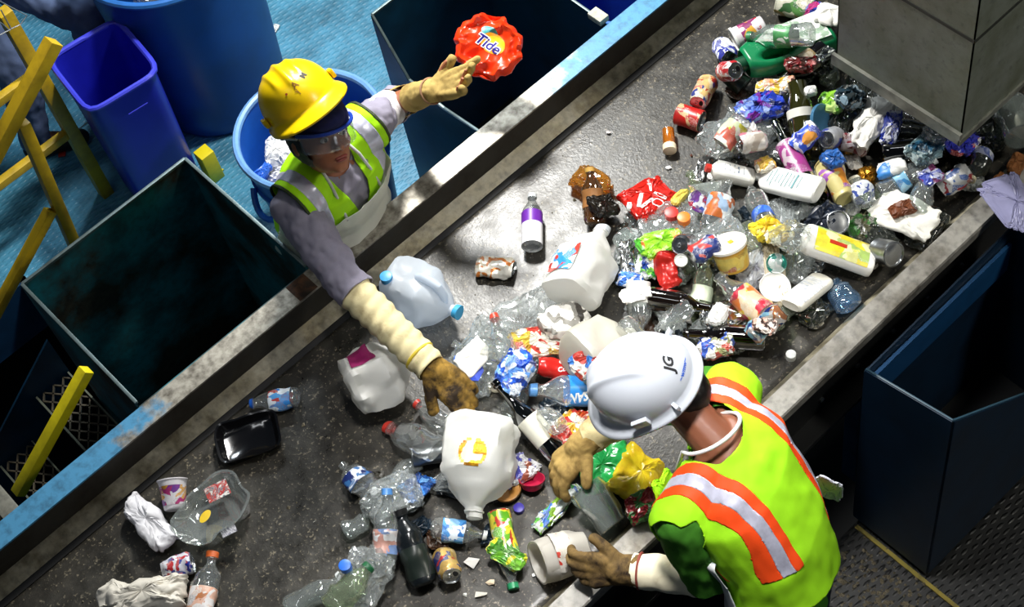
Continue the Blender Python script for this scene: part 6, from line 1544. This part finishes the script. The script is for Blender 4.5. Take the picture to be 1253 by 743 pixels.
# gloves and forearms
MG = glove_mat('#c9ba8c', '#7d6330', .52, .8, 11); MB_ = glove_mat('#7a6238', '#241a12', .36, .64, 13)
for nm, el, wrj, hnd, m1, m2, ripple in (('R', elR, V3(Mn['wrR']), Mn['handR'], MG, glove_mat('#a58a50', '#5c4522', .4, .7, 12), 3), ('L', elL, V3(Mn['wrL']), Mn['handL'], glove_mat('#e0d8bc', '#b8a880', .55, .85, 15), MB_, 3)):
    d_ = U(wrj-el); 
    o = put_g('glove_cuff', knit_sleeve(el-d_*(-.02 if nm == 'L' else .03), .050, wrj-d_*.01, .042, ripple, .002, 4), m1, mr, 'cream glove cuff up to the elbow', 180); solid(o, .003)
    bm = blob(hand(wrj, *hnd[:3], curl=hnd[3], k=1.12, inf=.0035)+[capsule(wrj-d_*.04, .044, wrj+hnd[0]*.03, .038)], .0038, 3)
    keep(bm, lambda co, wrj=wrj, d_=d_: (co-(wrj-d_*.035)).dot(d_)); fold(bm, .003, 40, 6)
    g_ = put_bm('work_glove', bm, m2, mr, 'dirty brown work glove', .0015)
    if nm == 'L':
        o_ = U(d_.orthogonal()); V, Fc = tube([wrj-d_*.030+(o_*math.cos(t)+d_.cross(o_)*math.sin(t))*.0465 for t in [2*PI*i/28 for i in range(28)]], .004, 8, True)
        put_g('cuff_band', (V, Fc), plain('#7c3328', .7), mr, 'dark red cuff edge', parent=g_)

# ------------------------------------------------------------------ a third person, only the legs in the frame
T = dict(neck=(-.62, 2.62, 1.38), pelvis=(-.42, 2.62, .92), right=U((-.35, -.94, 0)), curve=-.02, s=1.0, head=(-.66, 2.56, 1.54), face=(.9, -.3, -.3), crown=V3((.2, -.1, 1)),
         shR=(-.66, 2.45, 1.33), shL=(-.54, 2.80, 1.33), elR=(-.60, 2.40, 1.06), elL=(-.44, 2.86, 1.05), wrR=(-.40, 2.42, .92), wrL=(-.30, 2.72, .90),
         hipR=(-.44, 2.54, .88), hipL=(-.36, 2.70, .88), knR=(-.44, 2.42, .46), knL=(-.09, 2.42, .50), anR=(-.50, 2.46, .09), anL=(-.12, 2.50, .09), toeR=(-.36, 2.38, .04), toeL=(.02, 2.44, .04), ground=0,
         handR=(U((.8, 0, -.6)), U((-.6, 0, -.8)), V3((0, 1, 0)), (.4, .4, .4, .4)), handL=(U((.8, 0, -.6)), U((-.6, 0, -.8)), V3((0, -1, 0)), (.4, .4, .4, .4)))
tr = empty('person', (-.3, 2.6, 0)); tag(tr, 'person in faded dark jeans behind the yellow rails, only the legs in view', 'person')
person_body(tr, T, skin('#9a6448'), .008)
bm = blob(legs_prims(T, .016), .007, 3); fold(bm, .010, 18, 4); put_bm('jeans', bm, fabric('#5f7096', 200, .85, .0006, '#2c3650', .5), tr, 'faded dark blue jeans'); boots(tr, T, plain('#15130f', .6))
bm = blob([loft(torso_rings(T, .02, 1, t0=-.02)), limb(V3(T['shR']), .07, V3(T['elR']), .06), limb(V3(T['shL']), .07, V3(T['elL']), .06), limb(V3(T['elR']), .058, V3(T['wrR']), .045), limb(V3(T['elL']), .058, V3(T['wrL']), .045), limb(V3(T['neck']), .06, V3(T['shR']), .07), limb(V3(T['neck']), .06, V3(T['shL']), .07)], .009, 3)
put_bm('jacket', bm, fabric('#20242c'), tr, 'dark jacket', .003)

# ================================================================== things held or thrown
# big white jug with gold sticker under the woman's right glove
res = put(k_jug(.29, .20, frosted('#eeefeb', .16), None, seed=9, amp=.011, capon=False, handle=False), (596, 502), (574, 648), 'big white jug with a round gold sticker under the brown work glove', 'jug', roll=0, air=None, nest=.55)
root, objs, inv = res
g = dict(mat=plain('#e0a822', .22, .6, .5, .9, 60, .002, '#8c2c12'))
o = lettering('sticker', '', objs[0], inv @ V3((.125, 0, .1)), inv.to_3x3() @ V3((0, 0, 1)), inv.to_3x3() @ V3((0, 1, 0)), .06, g['mat'], objs[0], lift=.002,
              g=(lambda q: (q[0], q[1]))(xf(join(*[box(-.04+.008*i, -.032+.008*i, -.040*math.sqrt(max(0, 1-((i-4.5)/5.2)**2)), .040*math.sqrt(max(0, 1-((i-4.5)/5.2)**2)), 0, .0005) for i in range(10)]), Matrix.Identity(4))))
o['label'] = 'round gold and red sticker'
# jug tumbling over the belt in front of the pile
res = put(k_jug(.28, .165, JUGW, printed(['#2f8fd8', '#dfe8f0', '#2f8fd8', '#c43a2c'], 14, seed=34), '#c9d0d6', seed=11, amp=.008, capon=True, handle=True), (690, 382), (744, 262), 'big white jug with blue label tumbling at the left of the pile', 'jug', roll=-35, nest=.6)
# clear cup and white bucket in the man's left glove
res = put(k_tub(.13, .045, .058, PETD, name='clear_tub', amp=.004), (752, 640), (716, 600), 'clear tub between the man\'s two gloves', 'tub', nest=.6)
res = put(k_tub(.135, .055, .068, frosted('#d4d0c8', .30), amp=.009, name='plastic_pail'), (716, 668), (660, 690), 'dull white pail with open mouth in the man\'s left glove', 'pail', nest=.6, tilt=12)
root, objs, inv = res
V, Fc = lathe([(.05+.012*i, .0595+.0012*i+.0014) for i in range(5)], 32); o = mesh_obj('label', [inv @ v for v in V], Fc, printed(['#cfcac0', '#c9c4b8', '#b8382c', '#cfcac0', '#c9c4b8'], 14, seed=35), root, 180); o['label'] = 'faded red label'
# the flattened red-orange bottle in mid-air
pc = Piece('plastic_bottle'); V, Fc = [], []
n, m = 84, 26; R0 = .108
for s_ in (1, -1):
    for i in range(m+1):
        for k in range(n):
            t = 2*PI*k/n; rr = i/m
            out = R0*(1+.20*noise.noise(V3((math.cos(t)*2.2, math.sin(t)*2.2, 4)))+.07*noise.noise(V3((math.cos(t)*5, math.sin(t)*6, 1))))
            x, y = out*rr*math.cos(t), out*.93*rr*math.sin(t)
            rim_ = math.exp(-((rr-.86)/.07)**2)*.011
            h = (.016*(1-rr**3)+rim_)*s_
            p = V3((x*9, y*9, s_*2)); d = (1-abs(noise.noise(p*1.5))*3.0)*.018*(.3+rr) + (1-abs(noise.noise(p*3.1))*3)*.004
            flat_ = math.exp(-((x+.012)**2+(y-.005)**2)/.0016)
            z = h+d*(1-flat_*.85)*(1 if s_ > 0 else .4)*(1 if rr < .99 else .7)
            V.append(V3((x, y, z)))
nn = (m+1)*n
for s_ in (0, 1):
    b = s_*nn
    for i in range(m):
        for k in range(n):
            k2 = (k+1) % n; q = (b+i*n+k, b+(i+1)*n+k, b+(i+1)*n+k2, b+i*n+k2); Fc.append(q if s_ == 0 else q[::-1])
for k in range(n): k2 = (k+1) % n; Fc.append((m*n+k, nn+m*n+k, nn+m*n+k2, m*n+k2))
RED = plain('#f03a12', .28, 0, .5, .1, 8, 0, '#a81e08')
tc = at(598, 58, 1.20); e1 = U(at(640, 80, 1.20)-tc); toC = U(CAM-tc); zz = U(toC+V3((0, 0, .5))); e1 = U(e1-zz*e1.dot(zz)); e2 = zz.cross(e1)
TM = Matrix.Translation(tc) @ Matrix((e1, e2, zz)).transposed().to_4x4()
td = mesh_obj('detergent_bottle', V, Fc, RED, None, 40); td.matrix_world = TM
tag(td, 'flattened orange red detergent bottle thrown through the air above the chute', 'bottle')
def ell2(cx_, cy_, a, b, n=40):
    V = [V3((cx_, cy_, 0))]; Fc = []
    for r in (1, 2, 3, 4):
        for k in range(n): V.append(V3((cx_+a*r/4*math.cos(2*PI*k/n), cy_+b*r/4*math.sin(2*PI*k/n), 0)))
    for k in range(n): Fc.append((0, 1+k, 1+(k+1) % n))
    for r in range(3):
        for k in range(n): k2 = (k+1) % n; Fc.append((1+r*n+k, 1+(r+1)*n+k, 1+(r+1)*n+k2, 1+r*n+k2))
    return V, Fc
Zc = V3((0, 0, 1)); X_ = V3((1, 0, 0)); Y_ = V3((0, 1, 0))
lettering('printed_swirl', '', td, V3((-.004, .034, .0)), Zc, Y_, .03, plain('#3f9a9c', .4), td, lift=.0010, g=ell2(-.016, .004, .028, .018))
lettering('printed_swirl', '', td, V3((.004, .014, .0)), Zc, Y_, .03, plain('#f0a020', .4), td, lift=.0014, g=ell2(.004, .0, .040, .032))
lettering('printed_swirl', '', td, V3((.010, .018, .0)), Zc, Y_, .03, plain('#f6d628', .4), td, lift=.0018, g=ell2(.004, .0, .030, .022))
g = text_geo('Tide', .046, .2, .0038); lettering('lettering', '', td, V3((-.006, .004, .0)), Zc, Y_, .03, plain('#f4f2f4', .4), td, lift=.0026, g=g)
g = text_geo('Tide', .046, .2, .0007); lettering('lettering', '', td, V3((-.006, .004, .0)), Zc, Y_, .03, plain('#241a8c', .4), td, lift=.0034, g=g)

# ---- writing on rubbish
def write_on(res, i, s, px, py, up_px, size, col, shear=0, bold=0, lift=.0016):
    """letters on an object's surface, near the point seen at (px, py), tops towards up_px"""
    root, objs, inv = res; o = objs[i]; bpy.context.view_layer.update(); Mi = o.matrix_world.inverted()
    bv = BVHTree.FromPolygons([v.co.copy() for v in o.data.vertices], [tuple(p.vertices) for p in o.data.polygons])
    d = (at(px, py, .9)-CAM).normalized(); h = bv.ray_cast(Mi @ CAM, (Mi.to_3x3() @ d).normalized())
    if not h[0]: return
    u = at(*up_px, .9)-at(px, py, .9)
    n = (Mi.to_3x3() @ V3((0, -.35, 1))).normalized()
    return lettering('lettering', s, o, h[0], n, Mi.to_3x3() @ u, size, plain(col, .5), o, shear, bold, lift)
def stroke(pts, w):
    V, Fc = [], []
    for (x0_, y0_), (x1_, y1_) in zip(pts, pts[1:]):
        n = 5; dx, dy = x1_-x0_, y1_-y0_; L = math.hypot(dx, dy); px_, py_ = -dy/L*w/2, dx/L*w/2
        for i in range(n+1):
            t = i/n; b = len(V); k = 1-.25*abs(2*t-1)
            V += [V3((x0_+dx*t+px_*k, y0_+dy*t+py_*k, 0)), V3((x0_+dx*t-px_*k, y0_+dy*t-py_*k, 0))]
            if i: Fc.append((b-2, b-1, b+1, b))
    return V, Fc
def rel(*p): return [(x/3300, y/3300) for x, y in p]
SC = join(stroke(rel((34, 260), (39, 143)), .009), stroke(rel((-56, 103), (-91, -87)), .014), stroke(rel((-180, -27), (-186, -117)), .016), stroke(rel((-66, -97), (0, -20), (64, 43)), .012),
          stroke(rel(*[(109+58*math.cos(2*PI*i/14), -7+50*math.sin(2*PI*i/14)) for i in range(15)]), .005), stroke(rel((74, 133), (200, 70)), .018))
def write_geo(res, i, g, px, py, up_px, col, lift=.0016, lab=None):
    root, objs, inv = res; o = objs[i]; bpy.context.view_layer.update(); Mi = o.matrix_world.inverted()
    bv = BVHTree.FromPolygons([v.co.copy() for v in o.data.vertices], [tuple(p.vertices) for p in o.data.polygons])
    d = (at(px, py, .9)-CAM).normalized(); h = bv.ray_cast(Mi @ CAM, (Mi.to_3x3() @ d).normalized())
    if not h[0]: return
    u = at(*up_px, .9)-at(px, py, .9)
    q = lettering('printed_script', '', o, h[0], (Mi.to_3x3() @ V3((0, -.25, 1))).normalized(), Mi.to_3x3() @ u, .03, plain(col, .4), o, lift=lift, g=g)
    if lab: q['label'] = lab
write_geo(RED_BAG, 0, SC, 792, 246, (792, 236), '#e9e6e6', .0022, 'white brushed script')
write_on(BLUE_BOT, 1, 'SANI', 708, 486, (712, 500), .030, '#eef2f6', .3, .0012)
write_on(RED_CAN, 0, 'Coca', 692, 443, (690, 433), .020, '#efe9e6', .2, .0006)
write_on(RED_CAN, 0, 'Cola', 690, 452, (688, 442), .020, '#efe9e6', .2, .0006)
# ================================================================== LIGHT
def area(name, loc, target, size, power, col=(1, 1, 1), sy=None, spread=PI):
    l = bpy.data.lights.new(name, 'AREA'); l.energy = power; l.size = size; l.color = col; l.spread = spread
    if sy: l.shape = 'RECTANGLE'; l.size_y = sy
    o = bpy.data.objects.new(name, l); COL.objects.link(o); o.location = loc
    o.rotation_euler = (V3(target)-V3(loc)).to_track_quat('-Z', 'Y').to_euler(); return o
area('work_lamp', (1.0, 1.35, 3.1), (.0, .1, .85), .30, 125, (1.0, .98, .93))
area('work_lamp', (-.1, -.60, 4.3), (-.30, -.85, .9), .4, 12, (1.0, .98, .95), spread=math.radians(46))
area('bay_lamp', (1.6, 3.3, 4.0), (.75, 1.9, 0), .6, 46, (.86, .95, 1.0), spread=math.radians(120))
area('hopper_fill', (2.4, -3.4, 4.6), (1.5, -.6, 1.4), .5, 16, (1.0, .96, .85), spread=math.radians(70))  # added fill light, lifts the hopper face that came out too dark
for x_, y_ in ((-1.6, .9), (1.4, -.4), (2.6, 2.2)): area('sparkle_strip', (x_, y_, 5.6), (x_*.6, y_*.5, 0), .12, 9, (.95, .98, 1.0), sy=1.5)  # unseen strips added overhead to give the clear plastic its sparkle
w = bpy.data.worlds.new('world'); sc.world = w; w.use_nodes = True
bg = w.node_tree.nodes['Background']; bg.inputs[0].default_value = (.35, .45, .6, 1); bg.inputs[1].default_value = .08
try: sc.cycles.transparent_max_bounces = 24
except Exception: pass
